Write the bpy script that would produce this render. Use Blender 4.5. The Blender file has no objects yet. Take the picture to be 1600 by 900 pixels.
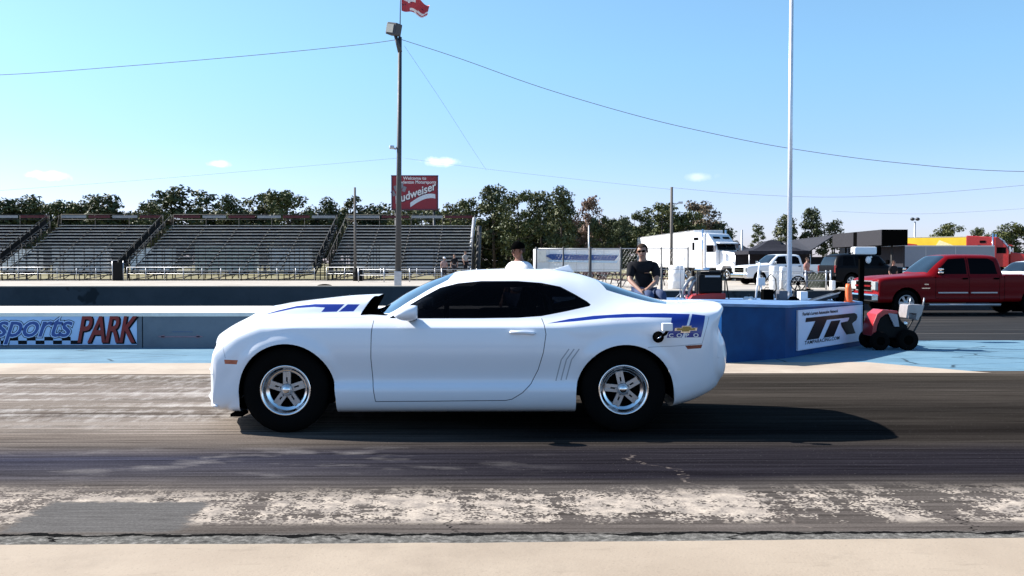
import bpy, bmesh, math, random
import numpy as np
from mathutils import Vector, Matrix, Quaternion

scene = bpy.context.scene
COL = scene.collection
R = math.radians
random.seed(7)

# ------------------------------------------------------------------ camera
F = 1488.0
H = 1.44
YAW = math.atan(20 / F)
PITCH = math.atan(40 / F)
cam_d = bpy.data.cameras.new('camera')
cam = bpy.data.objects.new('camera', cam_d)
COL.objects.link(cam)
cam.location = (0, 0, H)
cam.rotation_euler = (math.pi / 2 - PITCH, 0, -YAW)
cam_d.sensor_width = 36
cam_d.lens = 36 * F / 1600
cam_d.clip_start = 0.05
cam_d.clip_end = 3000
scene.camera = cam

# ------------------------------------------------------------------ light
SUN = Vector((-1.28, 0.45, 1.0)).normalized()
world = bpy.data.worlds.new('World')
scene.world = world
world.use_nodes = True
nt = world.node_tree
bgn = nt.nodes['Background']
sky = nt.nodes.new('ShaderNodeTexSky')
sky.sky_type = 'NISHITA'
sky.sun_disc = False
sky.sun_elevation = math.asin(SUN.z)
sky.sun_rotation = math.atan2(SUN.x, SUN.y)
sky.altitude = 0
sky.air_density = 1.0
sky.dust_density = 0.4
sky.ozone_density = 1.6
hs = nt.nodes.new('ShaderNodeHueSaturation')
hs.inputs['Saturation'].default_value = 1.12
hs.inputs['Hue'].default_value = 0.486
nt.links.new(sky.outputs[0], hs.inputs['Color'])
# a few tiny cumulus clouds low over the horizon
tc = nt.nodes.new('ShaderNodeTexCoord')
nz = nt.nodes.new('ShaderNodeTexNoise')
nz.inputs['Scale'].default_value = 60
nz.inputs['Detail'].default_value = 5
nt.links.new(tc.outputs['Generated'], nz.inputs['Vector'])
sp = nt.nodes.new('ShaderNodeSeparateXYZ')
nt.links.new(tc.outputs['Generated'], sp.inputs[0])
rp = nt.nodes.new('ShaderNodeValToRGB')
SKYTINT = [(0.0, (.68, .74, 1.2)), (.06, (.70, .74, 1.1)), (.12, (.72, .78, 1.05)), (.20, (.84, .92, 1.05)), (.35, (1.05, 1.04, 1.1)), (1.0, (.85, 1.0, 1.2))]
while len(rp.color_ramp.elements) < len(SKYTINT): rp.color_ramp.elements.new(.5)
for i_, (p_, c_) in enumerate(SKYTINT):
    rp.color_ramp.elements[i_].position = p_; rp.color_ramp.elements[i_].color = (*c_, 1)
nt.links.new(sp.outputs[2], rp.inputs[0])
mt = nt.nodes.new('ShaderNodeMix'); mt.data_type = 'RGBA'; mt.blend_type = 'MULTIPLY'; mt.inputs['Factor'].default_value = 1
nt.links.new(hs.outputs[0], mt.inputs['A']); nt.links.new(rp.outputs[0], mt.inputs['B'])
prev = mt.outputs['Result']
def cam_dir(px, py):
    f = Vector((math.sin(YAW) * math.cos(PITCH), math.cos(YAW) * math.cos(PITCH), -math.sin(PITCH)))
    r = Vector((math.cos(YAW), -math.sin(YAW), 0))
    u = r.cross(f)
    return f * F + r * (px - 800) + u * (450 - py)
for (cx, cy, sx, sz, st) in ((78, 275, .013, .0040, .8), (340, 256, .008, .003, .55), (686, 253, .015, .0045, .6), (1096, 277, .011, .0038, .25)):
    d = cam_dir(cx, cy).normalized()
    m = nt.nodes.new('ShaderNodeMapping')
    m.inputs['Location'].default_value = (-d.x / sx, -d.y / sx, -d.z / sz)
    m.inputs['Scale'].default_value = (1 / sx, 1 / sx, 1 / sz)
    nt.links.new(tc.outputs['Generated'], m.inputs['Vector'])
    ln = nt.nodes.new('ShaderNodeVectorMath'); ln.operation = 'LENGTH'
    nt.links.new(m.outputs[0], ln.inputs[0])
    ad = nt.nodes.new('ShaderNodeMath'); ad.operation = 'MULTIPLY_ADD'
    nt.links.new(nz.outputs['Fac'], ad.inputs[0]); ad.inputs[1].default_value = 2.6
    nt.links.new(ln.outputs['Value'], ad.inputs[2])
    mr = nt.nodes.new('ShaderNodeMapRange')
    nt.links.new(ad.outputs[0], mr.inputs['Value'])
    mr.inputs['From Min'].default_value = 2.7; mr.inputs['From Max'].default_value = 1.7
    mr.inputs['To Min'].default_value = 0; mr.inputs['To Max'].default_value = st
    mx = nt.nodes.new('ShaderNodeMix'); mx.data_type = 'RGBA'
    nt.links.new(mr.outputs[0], mx.inputs['Factor'])
    nt.links.new(prev, mx.inputs['A'])
    mx.inputs['B'].default_value = (9.5, 9.2, 9.0, 1)
    prev = mx.outputs['Result']
nt.links.new(prev, bgn.inputs['Color'])
bgn.inputs['Strength'].default_value = 0.083

sun_d = bpy.data.lights.new('sun', 'SUN')
sun_d.energy = 5.0
sun_d.angle = R(0.5)
sun_d.color = (1.0, 0.95, 0.88)
sun = bpy.data.objects.new('sun', sun_d)
COL.objects.link(sun)
sun.rotation_euler = SUN.to_track_quat('Z', 'Y').to_euler()
sun.location = (-30, 10, 25)

scene.view_settings.view_transform = 'Standard'
scene.view_settings.look = 'None'
scene.view_settings.exposure = 1.25
scene.view_settings.gamma = 1.0
scene.render.engine = 'CYCLES'
scene.render.resolution_x = 1024
scene.render.resolution_y = 576
try:
    scene.cycles.max_bounces = 6
    scene.cycles.transparent_max_bounces = 12
except Exception:
    pass

# ------------------------------------------------------------------ helpers
def P(px, py, Y):
    """world point seen at photo position px,py, standing at distance Y"""
    d = cam_dir(px, py)
    t = Y / d.y
    return Vector((d.x * t, Y, H + d.z * t))

def XP(px, Y):
    return P(px, 410, Y).x

def ZP(py, Y):
    return P(800, py, Y).z

def tag(o, label=None, cat=None, group=None, kind=None):
    if label: o['label'] = label
    if cat: o['category'] = cat
    if group: o['group'] = group
    if kind: o['kind'] = kind
    return o

def empty(name, loc=(0, 0, 0), rz=0.0):
    o = bpy.data.objects.new(name, None)
    COL.objects.link(o)
    o.location = loc
    o.rotation_euler = (0, 0, rz)
    o.empty_display_size = 0.3
    return o

def copy_tree(o, parent=None):
    c = o.copy()
    COL.objects.link(c)
    c.parent = parent
    for ch in list(o.children):
        copy_tree(ch, c)
    return c

class NT:
    def __init__(s, name):
        s.m = bpy.data.materials.new(name)
        s.m.use_nodes = True
        s.t = s.m.node_tree
        s.b = s.t.nodes['Principled BSDF']
        s.g = s.t.nodes.new('ShaderNodeNewGeometry')
        s.tc = s.t.nodes.new('ShaderNodeTexCoord')
    def link(s, a, b):
        s.t.links.new(a, b)
    def setin(s, sock, v):
        if v is None: return
        if hasattr(v, 'links'):
            s.t.links.new(v, sock)
        else:
            if isinstance(v, (tuple, list)) and len(v) == 3 and sock.type == 'RGBA':
                v = (*v, 1)
            sock.default_value = v
    def math(s, op, a, b=None, c=None, clamp=False):
        n = s.t.nodes.new('ShaderNodeMath'); n.operation = op; n.use_clamp = clamp
        s.setin(n.inputs[0], a); s.setin(n.inputs[1], b)
        if c is not None: s.setin(n.inputs[2], c)
        return n.outputs[0]
    def noise(s, scale, vec=None, detail=4, rough=.55, dist=0, col=False):
        n = s.t.nodes.new('ShaderNodeTexNoise')
        n.inputs['Scale'].default_value = scale
        n.inputs['Detail'].default_value = detail
        n.inputs['Roughness'].default_value = rough
        n.inputs['Distortion'].default_value = dist
        s.setin(n.inputs['Vector'], vec if vec is not None else s.g.outputs['Position'])
        return n.outputs['Color' if col else 'Fac']
    def mapping(s, vec, scale=(1, 1, 1), rot=(0, 0, 0), loc=(0, 0, 0)):
        n = s.t.nodes.new('ShaderNodeMapping')
        s.setin(n.inputs['Vector'], vec)
        n.inputs['Scale'].default_value = scale
        n.inputs['Rotation'].default_value = rot
        n.inputs['Location'].default_value = loc
        return n.outputs[0]
    def maprange(s, v, a, b, c=0., d=1., smooth=False):
        n = s.t.nodes.new('ShaderNodeMapRange')
        if smooth: n.interpolation_type = 'SMOOTHSTEP'
        s.setin(n.inputs['Value'], v)
        n.inputs['From Min'].default_value = a; n.inputs['From Max'].default_value = b
        n.inputs['To Min'].default_value = c; n.inputs['To Max'].default_value = d
        return n.outputs[0]
    def ramp(s, v, stops, interp='LINEAR'):
        n = s.t.nodes.new('ShaderNodeValToRGB')
        n.color_ramp.interpolation = interp
        e = n.color_ramp.elements
        while len(e) < len(stops): e.new(0.5)
        for i, (p, c) in enumerate(stops):
            e[i].position = p
            e[i].color = (*c, 1) if len(c) == 3 else c
        s.setin(n.inputs[0], v)
        return n.outputs[0]
    def mix(s, f, a, b, mode='MIX'):
        n = s.t.nodes.new('ShaderNodeMix'); n.data_type = 'RGBA'; n.blend_type = mode
        s.setin(n.inputs['Factor'], f)
        s.setin(n.inputs['A'], a); s.setin(n.inputs['B'], b)
        return n.outputs['Result']
    def sep(s, v=None):
        n = s.t.nodes.new('ShaderNodeSeparateXYZ')
        s.setin(n.inputs[0], v if v is not None else s.g.outputs['Position'])
        return n.outputs
    def bump(s, h, strength=.3, dist=.01):
        n = s.t.nodes.new('ShaderNodeBump')
        n.inputs['Strength'].default_value = strength
        n.inputs['Distance'].default_value = dist
        s.setin(n.inputs['Height'], h)
        s.link(n.outputs[0], s.b.inputs['Normal'])
    def base(s, c): s.setin(s.b.inputs['Base Color'], c)
    def rough(s, r): s.setin(s.b.inputs['Roughness'], r)

MATS = {}
KD = .66   # daylight calibration of the darker base colours
def mat(name, col, rough=.6, metal=0., var=.12, scale=6., bump=0., coat=0., spec=.5, emit=None, bscale=None):
    if name in MATS: return MATS[name]
    if max(col) < .07 and spec == .5 and metal < .2: spec = .10
    if max(col) < .7 and metal < .5: col = tuple(c * KD for c in col)
    n = NT(name)
    obj = n.tc.outputs['Object']
    if var:
        f = n.noise(scale, obj, 5, .6)
        lo = tuple(max(0, c * (1 - var)) for c in col); hi = tuple(min(1, c * (1 + var)) for c in col)
        n.base(n.ramp(f, [(.3, lo), (.7, hi)]))
        rr = n.maprange(f, .3, .7, max(0.02, rough - .07), min(1, rough + .07))
        n.rough(rr)
    else:
        n.base((*col, 1)); n.rough(rough)
    n.b.inputs['Metallic'].default_value = metal
    n.b.inputs['Specular IOR Level'].default_value = spec
    if coat: n.b.inputs['Coat Weight'].default_value = coat; n.b.inputs['Coat Roughness'].default_value = .04
    if bump: n.bump(n.noise(bscale or scale * 6, obj, 4), bump, .01)
    MATS[name] = n.m
    return n.m

class MB:
    """collects shapes, links them as ONE mesh object"""
    def __init__(s):
        s.bm = bmesh.new()
        s.mats = []
        s.cur = 0
    def use(s, m):
        if m not in s.mats: s.mats.append(m)
        s.cur = s.mats.index(m); return s
    def _fin(s, vs, M, smooth=False):
        fs = set()
        for v in vs:
            if M is not None: v.co = M @ v.co
        for v in vs:
            for f in v.link_faces: fs.add(f)
        for f in fs:
            f.material_index = s.cur; f.smooth = smooth
        return vs
    def box(s, c, d, rz=0., rot=None, bev=0., M=None):
        r = bmesh.ops.create_cube(s.bm, size=1)
        vs = r['verts']
        for v in vs: v.co = Vector((v.co.x * d[0], v.co.y * d[1], v.co.z * d[2]))
        if bev:
            es = set(e for v in vs for e in v.link_edges)
            r2 = bmesh.ops.bevel(s.bm, geom=list(es), offset=bev, segments=2, profile=.6, affect='EDGES')
            vs = list(set(v for f in r2['faces'] for v in f.verts) | set(v for v in vs if v.is_valid))
        Q = Matrix.Translation(c) @ (rot.to_4x4() if rot is not None else Matrix.Rotation(rz, 4, 'Z'))
        if M is not None: Q = M @ Q
        s._fin(vs, Q); return s
    def cyl(s, a, b, r1, r2=None, seg=12, caps=True, smooth=True):
        a = Vector(a); b = Vector(b); r2 = r1 if r2 is None else r2
        d = b - a; L = d.length
        if L < 1e-6: return s
        r = bmesh.ops.create_cone(s.bm, cap_ends=caps, segments=seg, radius1=r1, radius2=r2, depth=L)
        Q = Matrix.Translation((a + b) / 2) @ d.to_track_quat('Z', 'Y').to_matrix().to_4x4()
        s._fin(r['verts'], Q, smooth)
        for v in r['verts']:
            for f in v.link_faces:
                if len(f.verts) > 4: f.smooth = False
        return s
    def tube(s, pts, r, seg=8):
        pts = [Vector(p) for p in pts]; n = len(pts)
        rs = r if isinstance(r, (list, tuple)) else [r] * n
        rings = []
        ref = None
        for i, p in enumerate(pts):
            t = (pts[min(i + 1, n - 1)] - pts[max(i - 1, 0)]).normalized()
            if ref is None:
                ref = t.orthogonal().normalized()
            ref = (ref - t * ref.dot(t)).normalized()
            bi = t.cross(ref)
            rings.append([s.bm.verts.new(p + (ref * math.cos(2 * math.pi * k / seg) + bi * math.sin(2 * math.pi * k / seg)) * rs[i]) for k in range(seg)])
        for i in range(n - 1):
            for k in range(seg):
                f = s.bm.faces.new((rings[i][k], rings[i][(k + 1) % seg], rings[i + 1][(k + 1) % seg], rings[i + 1][k]))
                f.material_index = s.cur; f.smooth = True
        for rg, rev in ((rings[0], True), (rings[-1], False)):
            f = s.bm.faces.new(rg[::-1] if rev else rg); f.material_index = s.cur
        return s
    def lathe(s, prof, seg=40, axis='Y', c=(0, 0, 0), smooth=True, M=None):
        """prof: (radius, along)"""
        rings = []
        c = Vector(c)
        for (r, a) in prof:
            ring = []
            for k in range(seg):
                t = 2 * math.pi * k / seg
                p = {'Y': Vector((r * math.cos(t), a, r * math.sin(t))), 'Z': Vector((r * math.cos(t), r * math.sin(t), a)), 'X': Vector((a, r * math.cos(t), r * math.sin(t)))}[axis] + c
                if M is not None: p = M @ p
                ring.append(s.bm.verts.new(p))
            rings.append(ring)
        for i in range(len(rings) - 1):
            for k in range(seg):
                f = s.bm.faces.new((rings[i][k], rings[i][(k + 1) % seg], rings[i + 1][(k + 1) % seg], rings[i + 1][k]))
                f.material_index = s.cur; f.smooth = smooth
        return s
    def ball(s, c, d, seg=16, rot=None):
        r = bmesh.ops.create_uvsphere(s.bm, u_segments=seg, v_segments=max(6, seg * 2 // 3), radius=1)
        Q = Matrix.Translation(c) @ (rot.to_4x4() if rot is not None else Matrix.Identity(4)) @ Matrix.Diagonal((d[0], d[1], d[2], 1))
        s._fin(r['verts'], Q, True); return s
    def prism(s, poly, a, b, plane='xz', M=None):
        """poly extruded from a to b along the missing axis"""
        def mk(p, t):
            v = {'xz': Vector((p[0], t, p[1])), 'xy': Vector((p[0], p[1], t)), 'yz': Vector((t, p[0], p[1]))}[plane]
            return M @ v if M is not None else v
        A = [s.bm.verts.new(mk(p, a)) for p in poly]
        B = [s.bm.verts.new(mk(p, b)) for p in poly]
        n = len(poly)
        fs = [s.bm.faces.new(A[::-1]), s.bm.faces.new(B)]
        for i in range(n):
            fs.append(s.bm.faces.new((A[i], A[(i + 1) % n], B[(i + 1) % n], B[i])))
        for f in fs: f.material_index = s.cur
        return s
    def quad(s, pts, smooth=False):
        f = s.bm.faces.new([s.bm.verts.new(p) for p in pts]); f.material_index = s.cur; f.smooth = smooth
        return s
    def build(s, name, m=None, parent=None, loc=None, bevel=0., label=None, recalc=True):
        if recalc: bmesh.ops.recalc_face_normals(s.bm, faces=s.bm.faces[:])
        me = bpy.data.meshes.new(name)
        s.bm.to_mesh(me); s.bm.free()
        for mm in ([m] if m is not None else s.mats): me.materials.append(mm)
        o = bpy.data.objects.new(name, me)
        COL.objects.link(o)
        if parent is not None: o.parent = parent
        if loc is not None: o.location = loc
        if bevel:
            bv = o.modifiers.new('bevel', 'BEVEL'); bv.width = bevel; bv.segments = 2; bv.limit_method = 'ANGLE'; bv.harden_normals = False
        if label: o['label'] = label
        return o

def eval_mesh(o):
    dg = bpy.context.evaluated_depsgraph_get()
    dg.update()
    me = bpy.data.meshes.new_from_object(o.evaluated_get(dg))
    return me

def text_obj(name, body, size, m, parent, M, shear=0., offset=0., extrude=.002, sx=1., space=1., align='LEFT'):
    cu = bpy.data.curves.new('t', 'FONT')
    cu.body = body; cu.size = size; cu.shear = shear; cu.offset = offset; cu.extrude = extrude
    cu.align_x = align; cu.space_character = space; cu.resolution_u = 3
    to = bpy.data.objects.new('t', cu); COL.objects.link(to)
    me = eval_mesh(to)
    bpy.data.objects.remove(to)
    me.transform(M @ Matrix.Diagonal((sx, 1, 1, 1)))
    me.materials.clear(); me.materials.append(m)
    o = bpy.data.objects.new(name, me); me.name = name
    COL.objects.link(o); o.parent = parent
    return o

UPR = Matrix.Rotation(R(90), 4, 'X')   # text standing up, facing -Y

def joinmesh(objs, name):
    """merge several mesh objects of one part into one"""
    bm = bmesh.new(); mats = []
    for o in objs:
        idx = []
        for m in o.data.materials:
            if m not in mats: mats.append(m)
            idx.append(mats.index(m))
        n0 = len(bm.faces)
        bm.from_mesh(o.data)
        bm.faces.ensure_lookup_table()
        for f in bm.faces[n0:]: f.material_index = idx[f.material_index] if idx else 0
    par = objs[0].parent
    for o in objs: bpy.data.objects.remove(o)
    me = bpy.data.meshes.new(name); bm.to_mesh(me); bm.free()
    for m in mats: me.materials.append(m)
    o = bpy.data.objects.new(name, me); COL.objects.link(o); o.parent = par
    return o

# ---------------------------------------------------------------- lofted car skins
def pchip(t, Yv, tq):
    n = len(t)
    h = np.diff(t); sh = (slice(None),) + (None,) * (Yv.ndim - 1)
    dl = np.diff(Yv, axis=0) / h[sh]
    m = np.zeros_like(Yv)
    for i in range(1, n - 1):
        a, b = dl[i - 1], dl[i]
        w1 = 2 * h[i] + h[i - 1]; w2 = h[i] + 2 * h[i - 1]
        ok = (a * b) > 0
        with np.errstate(divide='ignore', invalid='ignore'):
            mm = (w1 + w2) / (w1 / a + w2 / b)
        m[i] = np.where(ok, mm, 0)
    m[0] = dl[0]; m[-1] = dl[-1]
    k = np.clip(np.searchsorted(t, tq) - 1, 0, n - 2)
    hh = h[k]; s = (tq - t[k]) / hh
    s_ = s[sh]; h_ = hh[sh]
    return ((1 + 2 * s_) * (1 - s_) ** 2 * Yv[k] + s_ * (1 - s_) ** 2 * h_ * m[k]
            + s_ ** 2 * (3 - 2 * s_) * Yv[k + 1] + s_ ** 2 * (s_ - 1) * h_ * m[k + 1])

def catmull(ps, cnt):
    """ps: (k,3) control points of one half section (bottom centre -> top centre)"""
    g0 = ps[1] * np.array([1, -1, 1]); g1 = ps[-2] * np.array([1, -1, 1])
    q = np.vstack([g0, ps, g1])
    d = np.maximum(np.sqrt(np.linalg.norm(np.diff(q, axis=0), axis=1)), 1e-3)
    T = np.concatenate([[0], np.cumsum(d)])
    out = []
    for i in range(1, len(q) - 2):
        t0, t1, t2, t3 = T[i - 1:i + 3]
        for j in range(cnt[i - 1]):
            t = t1 + (t2 - t1) * j / cnt[i - 1]
            A1 = (t1 - t) / (t1 - t0) * q[i - 1] + (t - t0) / (t1 - t0) * q[i]
            A2 = (t2 - t) / (t2 - t1) * q[i] + (t - t1) / (t2 - t1) * q[i + 1]
            A3 = (t3 - t) / (t3 - t2) * q[i + 1] + (t - t2) / (t3 - t2) * q[i + 2]
            B1 = (t2 - t) / (t2 - t0) * A1 + (t - t0) / (t2 - t0) * A2
            B2 = (t3 - t) / (t3 - t1) * A2 + (t - t1) / (t3 - t1) * A3
            out.append((t2 - t) / (t2 - t1) * B1 + (t - t1) / (t2 - t1) * B2)
    out.append(ps[-1])
    return np.array(out)

def inpoly(x, y, poly):
    c = False; n = len(poly); j = n - 1
    for i in range(n):
        xi, yi = poly[i]; xj, yj = poly[j]
        if (yi > y) != (yj > y) and x < (xj - xi) * (y - yi) / (yj - yi) + xi: c = not c
        j = i
    return c

class Skin:
    def __init__(s, rows, cnt, step=.03, deform=None):
        A = np.array(rows, float)
        d = np.linalg.norm(np.diff(A, axis=0), axis=2)
        t = np.concatenate([[0], np.cumsum(np.maximum(d.mean(axis=1), 1e-3))])
        tq = [0.]
        for i in range(len(t) - 1):
            k = max(2, int(math.ceil(d[i].max() / step)))
            tq += list(np.linspace(t[i], t[i + 1], k + 1)[1:])
        S = pchip(t, A, np.array(tq))
        s.bm = bmesh.new()
        grid = []
        for row in S:
            c = catmull(row, cnt)
            if deform is not None: c = deform(c)
            half = [s.bm.verts.new((p[0], -p[1], p[2])) for p in c]          # near side (-y)
            other = [half[0]] + [s.bm.verts.new((p[0], p[1], p[2])) for p in c[1:-1]] + [half[-1]]
            grid.append((half, other))
        for i in range(len(grid) - 1):
            for side in (0, 1):
                a, b = grid[i][side], grid[i + 1][side]
                for k in range(len(a) - 1):
                    q = (a[k], a[k + 1], b[k + 1], b[k])
                    s.bm.faces.new(q if side == 1 else q[::-1])
        bmesh.ops.remove_doubles(s.bm, verts=s.bm.verts[:], dist=1e-5)
        for f in s.bm.faces: f.smooth = True
        bmesh.ops.recalc_face_normals(s.bm, faces=s.bm.faces[:])
    def cut(s, poly, tagid, plane='xz', cond=None, only=None, closed=True):
        ax = {'xz': (0, 2), 'xy': (0, 1), 'yz': (1, 2)}[plane]
        miss = 3 - ax[0] - ax[1]
        n = len(poly)
        for i in range(n):
            a = poly[i]; b = poly[(i + 1) % n]
            lo = (min(a[0], b[0]) - 1e-4, min(a[1], b[1]) - 1e-4); hi = (max(a[0], b[0]) + 1e-4, max(a[1], b[1]) + 1e-4)
            g = set()
            for f in s.bm.faces:
                xs = [v.co[ax[0]] for v in f.verts]; zs = [v.co[ax[1]] for v in f.verts]
                if max(xs) < lo[0] or min(xs) > hi[0] or max(zs) < lo[1] or min(zs) > hi[1]: continue
                if cond and not cond(f.calc_center_median()): continue
                g.add(f)
            if not g: continue
            no = [0, 0, 0]; no[ax[0]] = -(b[1] - a[1]); no[ax[1]] = b[0] - a[0]
            co = [0, 0, 0]; co[ax[0]] = a[0]; co[ax[1]] = a[1]
            geom = set(g)
            for f in g:
                geom.update(f.verts); geom.update(f.edges)
            bmesh.ops.bisect_plane(s.bm, geom=list(geom), dist=1e-6, plane_co=co, plane_no=Vector(no).normalized())
        xs = [p[0] for p in poly]; ys = [p[1] for p in poly]
        bx = (min(xs), max(xs), min(ys), max(ys))
        for f in s.bm.faces:
            c = f.calc_center_median()
            x, y = c[ax[0]], c[ax[1]]
            if x < bx[0] or x > bx[1] or y < bx[2] or y > bx[3]: continue
            if cond and not cond(c): continue
            if only is not None and f.material_index not in only: continue
            if inpoly(x, y, poly): f.material_index = tagid
    def line(s, pts, w, tagid, cond=None, plane='xz', only=None):
        for i in range(len(pts) - 1):
            a = Vector(pts[i]); b = Vector(pts[i + 1]); d = (b - a).normalized(); n = Vector((-d.y, d.x)) * w / 2
            s.cut([a + n, b + n, b - n, a - n], tagid, plane, cond, only)
    def split(s, spec, parent):
        """spec: tagid -> (object name, material) ; parts with one name and side share a mesh; None deletes"""
        bm = s.bm
        bm.normal_update()
        nor = {v: v.normal.copy() for v in bm.verts}
        out = {}
        for f in bm.faces:
            sp = spec.get(f.material_index)
            if sp is None: continue
            key = sp[0]
            if len(sp) > 2 and sp[2]:
                key = (sp[0], 'n' if f.calc_center_median().y < 0 else 'f', f.material_index)
            out.setdefault(key, []).append((f, sp[1]))
        res = {}
        for key, fl in out.items():
            vm = {}; co = []; nn = []; fc = []; mi = []; mats = []
            for f, m in fl:
                if m not in mats: mats.append(m)
                idx = []
                for v in f.verts:
                    if v not in vm:
                        vm[v] = len(co); co.append(v.co[:]); nn.append(nor[v][:])
                    idx.append(vm[v])
                fc.append(idx); mi.append(mats.index(m))
            nm = key if isinstance(key, str) else key[0]
            me = bpy.data.meshes.new(nm)
            me.from_pydata(co, [], fc)
            for m in mats: me.materials.append(m)
            me.polygons.foreach_set('material_index', mi)
            me.polygons.foreach_set('use_smooth', [True] * len(fc))
            me.normals_split_custom_set_from_vertices(nn)
            o = bpy.data.objects.new(nm, me); COL.objects.link(o); o.parent = parent
            res.setdefault(nm, []).append(o)
        bm.free()
        return res
# ================================================================ SETTING
def track_mat():
    n = NT('rubbered_asphalt')
    x, y, z = n.sep()
    pos = n.g.outputs['Position']
    warp = n.noise(1.0, n.mapping(pos, (.35, 1.2, 1)), 3)
    yy = n.math('MULTIPLY_ADD', n.math('SUBTRACT', warp, .5), .55, y)
    # bands along the track (position across it)
    def r(v): return n.maprange(v, 4.8, 12.4)
    k = lambda v: (v - 4.8) / 7.6
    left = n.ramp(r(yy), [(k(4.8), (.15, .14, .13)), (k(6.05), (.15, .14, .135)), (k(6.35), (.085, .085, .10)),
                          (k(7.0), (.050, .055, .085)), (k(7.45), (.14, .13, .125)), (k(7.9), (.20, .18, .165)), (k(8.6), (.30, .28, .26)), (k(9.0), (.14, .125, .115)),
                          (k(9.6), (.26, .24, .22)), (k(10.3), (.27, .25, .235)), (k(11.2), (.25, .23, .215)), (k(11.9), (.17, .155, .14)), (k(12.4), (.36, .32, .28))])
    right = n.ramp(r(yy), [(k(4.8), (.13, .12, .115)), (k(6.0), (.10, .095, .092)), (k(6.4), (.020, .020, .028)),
                           (k(7.2), (.024, .024, .032)), (k(7.6), (.045, .042, .040)), (k(8.0), (.016, .015, .015)), (k(8.6), (.034, .032, .030)), (k(9.3), (.026, .025, .024)),  # rubber tone, darkened further under the car to deepen its shadow
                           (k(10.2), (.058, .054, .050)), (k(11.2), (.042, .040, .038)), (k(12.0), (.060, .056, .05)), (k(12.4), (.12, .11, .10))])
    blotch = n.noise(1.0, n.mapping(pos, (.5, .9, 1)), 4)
    xf = n.maprange(n.math('MULTIPLY_ADD', blotch, 1.6, x), -2.2, 1.4, 0, 1, True)  # dark side pulled left beneath the car front, also to blacken its shadow
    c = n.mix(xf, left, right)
    # lengthwise rubber streaks
    st = n.noise(1.0, n.mapping(pos, (.45, 16, 1)), 6, .65)
    st2 = n.noise(1.0, n.mapping(pos, (1.8, 60, 1), loc=(3, 1, 0)), 4, .6)
    sf = n.math('ADD', n.maprange(st, .3, .7, .40, 1.7), n.maprange(st2, .3, .7, -.20, .20))
    c = n.mix(1.0, c, n.mix(1, (1, 1, 1, 1), sf, 'MULTIPLY'), 'MULTIPLY')
    c = n.mix(1.0, c, (.60, .55, .51, 1), 'MULTIPLY')
    # cross-wise tread chatter on the grey part at left
    ch = n.math('ADD', n.math('MULTIPLY', n.noise(1.0, n.mapping(pos, (.25, 3.2, 1), loc=(4, 2, 0)), 4, .6), .62), n.math('MULTIPLY', n.noise(1.0, n.mapping(pos, (9, 2.2, 1), rot=(0, 0, .35)), 4, .7), .40))
    chf = n.math('MULTIPLY', n.maprange(ch, .49, .62), n.math('MULTIPLY', n.maprange(y, 8.0, 8.8), n.maprange(x, -1.0, -3.0)))
    c = n.mix(n.math('MULTIPLY', chf, .55), c, (.46, .43, .40, 1))
    # grey patches inside the glossy groove
    gp = n.noise(1.0, n.mapping(pos, (1.6, 3.5, 1), rot=(0, 0, .6)), 4)
    gpf = n.math('MULTIPLY', n.math('MULTIPLY', n.maprange(gp, .54, .68), n.maprange(x, 0.6, -1.2)), n.math('MULTIPLY', n.maprange(y, 6.2, 6.6), n.maprange(y, 7.6, 7.2)))
    c = n.mix(n.math('MULTIPLY', gpf, .5), c, (.19, .175, .17, 1))
    # scuffed bare concrete patches by the near edge
    big = n.noise(1.0, n.mapping(pos, (.9, 1.5, 1), rot=(0, 0, .5), loc=(1.7, 0, 0)), 3, .5)
    fine = n.noise(1.0, n.mapping(pos, (40, 44, 1)), 5, .9)
    mid = n.noise(1.0, n.mapping(pos, (4, 9, 1), rot=(0, 0, .5)), 3, .6)
    zone = n.math('MULTIPLY', n.maprange(y, 5.16, 5.30, 0, 1, True), n.maprange(yy, 6.20, 5.75, 0, 1, True))
    xw = n.math('MULTIPLY_ADD', n.noise(1.0, n.mapping(pos, (4, 9, 1)), 6, .8), .40, x)
    yw = n.math('MULTIPLY_ADD', n.noise(1.0, n.mapping(pos, (5, 3, 1)), 5, .7), .22, y)
    patch = n.math('MULTIPLY', n.maprange(xw, -2.50, -2.44), n.math('MULTIPLY', n.maprange(xw, -1.50, -1.56), n.maprange(yw, 5.84, 5.80)))
    zone = n.math('MULTIPLY', zone, n.math('SUBTRACT', 1.0, patch, clamp=True))
    diag = n.noise(1.0, n.mapping(pos, (4.2, .5, 1), rot=(0, 0, -.55)), 3, .7)
    ctr = n.math('ABSOLUTE', n.math('SUBTRACT', y, 5.55))
    thr = n.math('ADD', n.math('MULTIPLY', big, .60), n.math('ADD', n.math('MULTIPLY', fine, 1.35), n.math('ADD', n.math('MULTIPLY', mid, .35), n.math('MULTIPLY_ADD', ctr, -.20, n.math('MULTIPLY', diag, .95)))))
    dens = n.math('ADD', n.math('MULTIPLY', big, .9), n.math('ADD', n.math('MULTIPLY', mid, .9), n.math('MULTIPLY_ADD', ctr, -.25, n.math('MULTIPLY', diag, 1.1))))
    dens = n.maprange(dens, 1.10, 1.58)
    vo = n.t.nodes.new('ShaderNodeTexVoronoi'); vo.inputs['Scale'].default_value = 1.0; vo.inputs['Randomness'].default_value = 1.0
    n.link(n.mapping(pos, (66, 62, 1)), vo.inputs['Vector'])
    vs_ = n.sep(vo.outputs['Color'])
    cellr = n.math('ADD', n.math('MULTIPLY', vs_[0], .72), n.math('MULTIPLY', n.noise(1.0, n.mapping(pos, (14, 26, 1)), 3, .7), .42))
    sc = n.math('MULTIPLY', n.maprange(n.math('SUBTRACT', dens, cellr), -.05, .06), zone)
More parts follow.
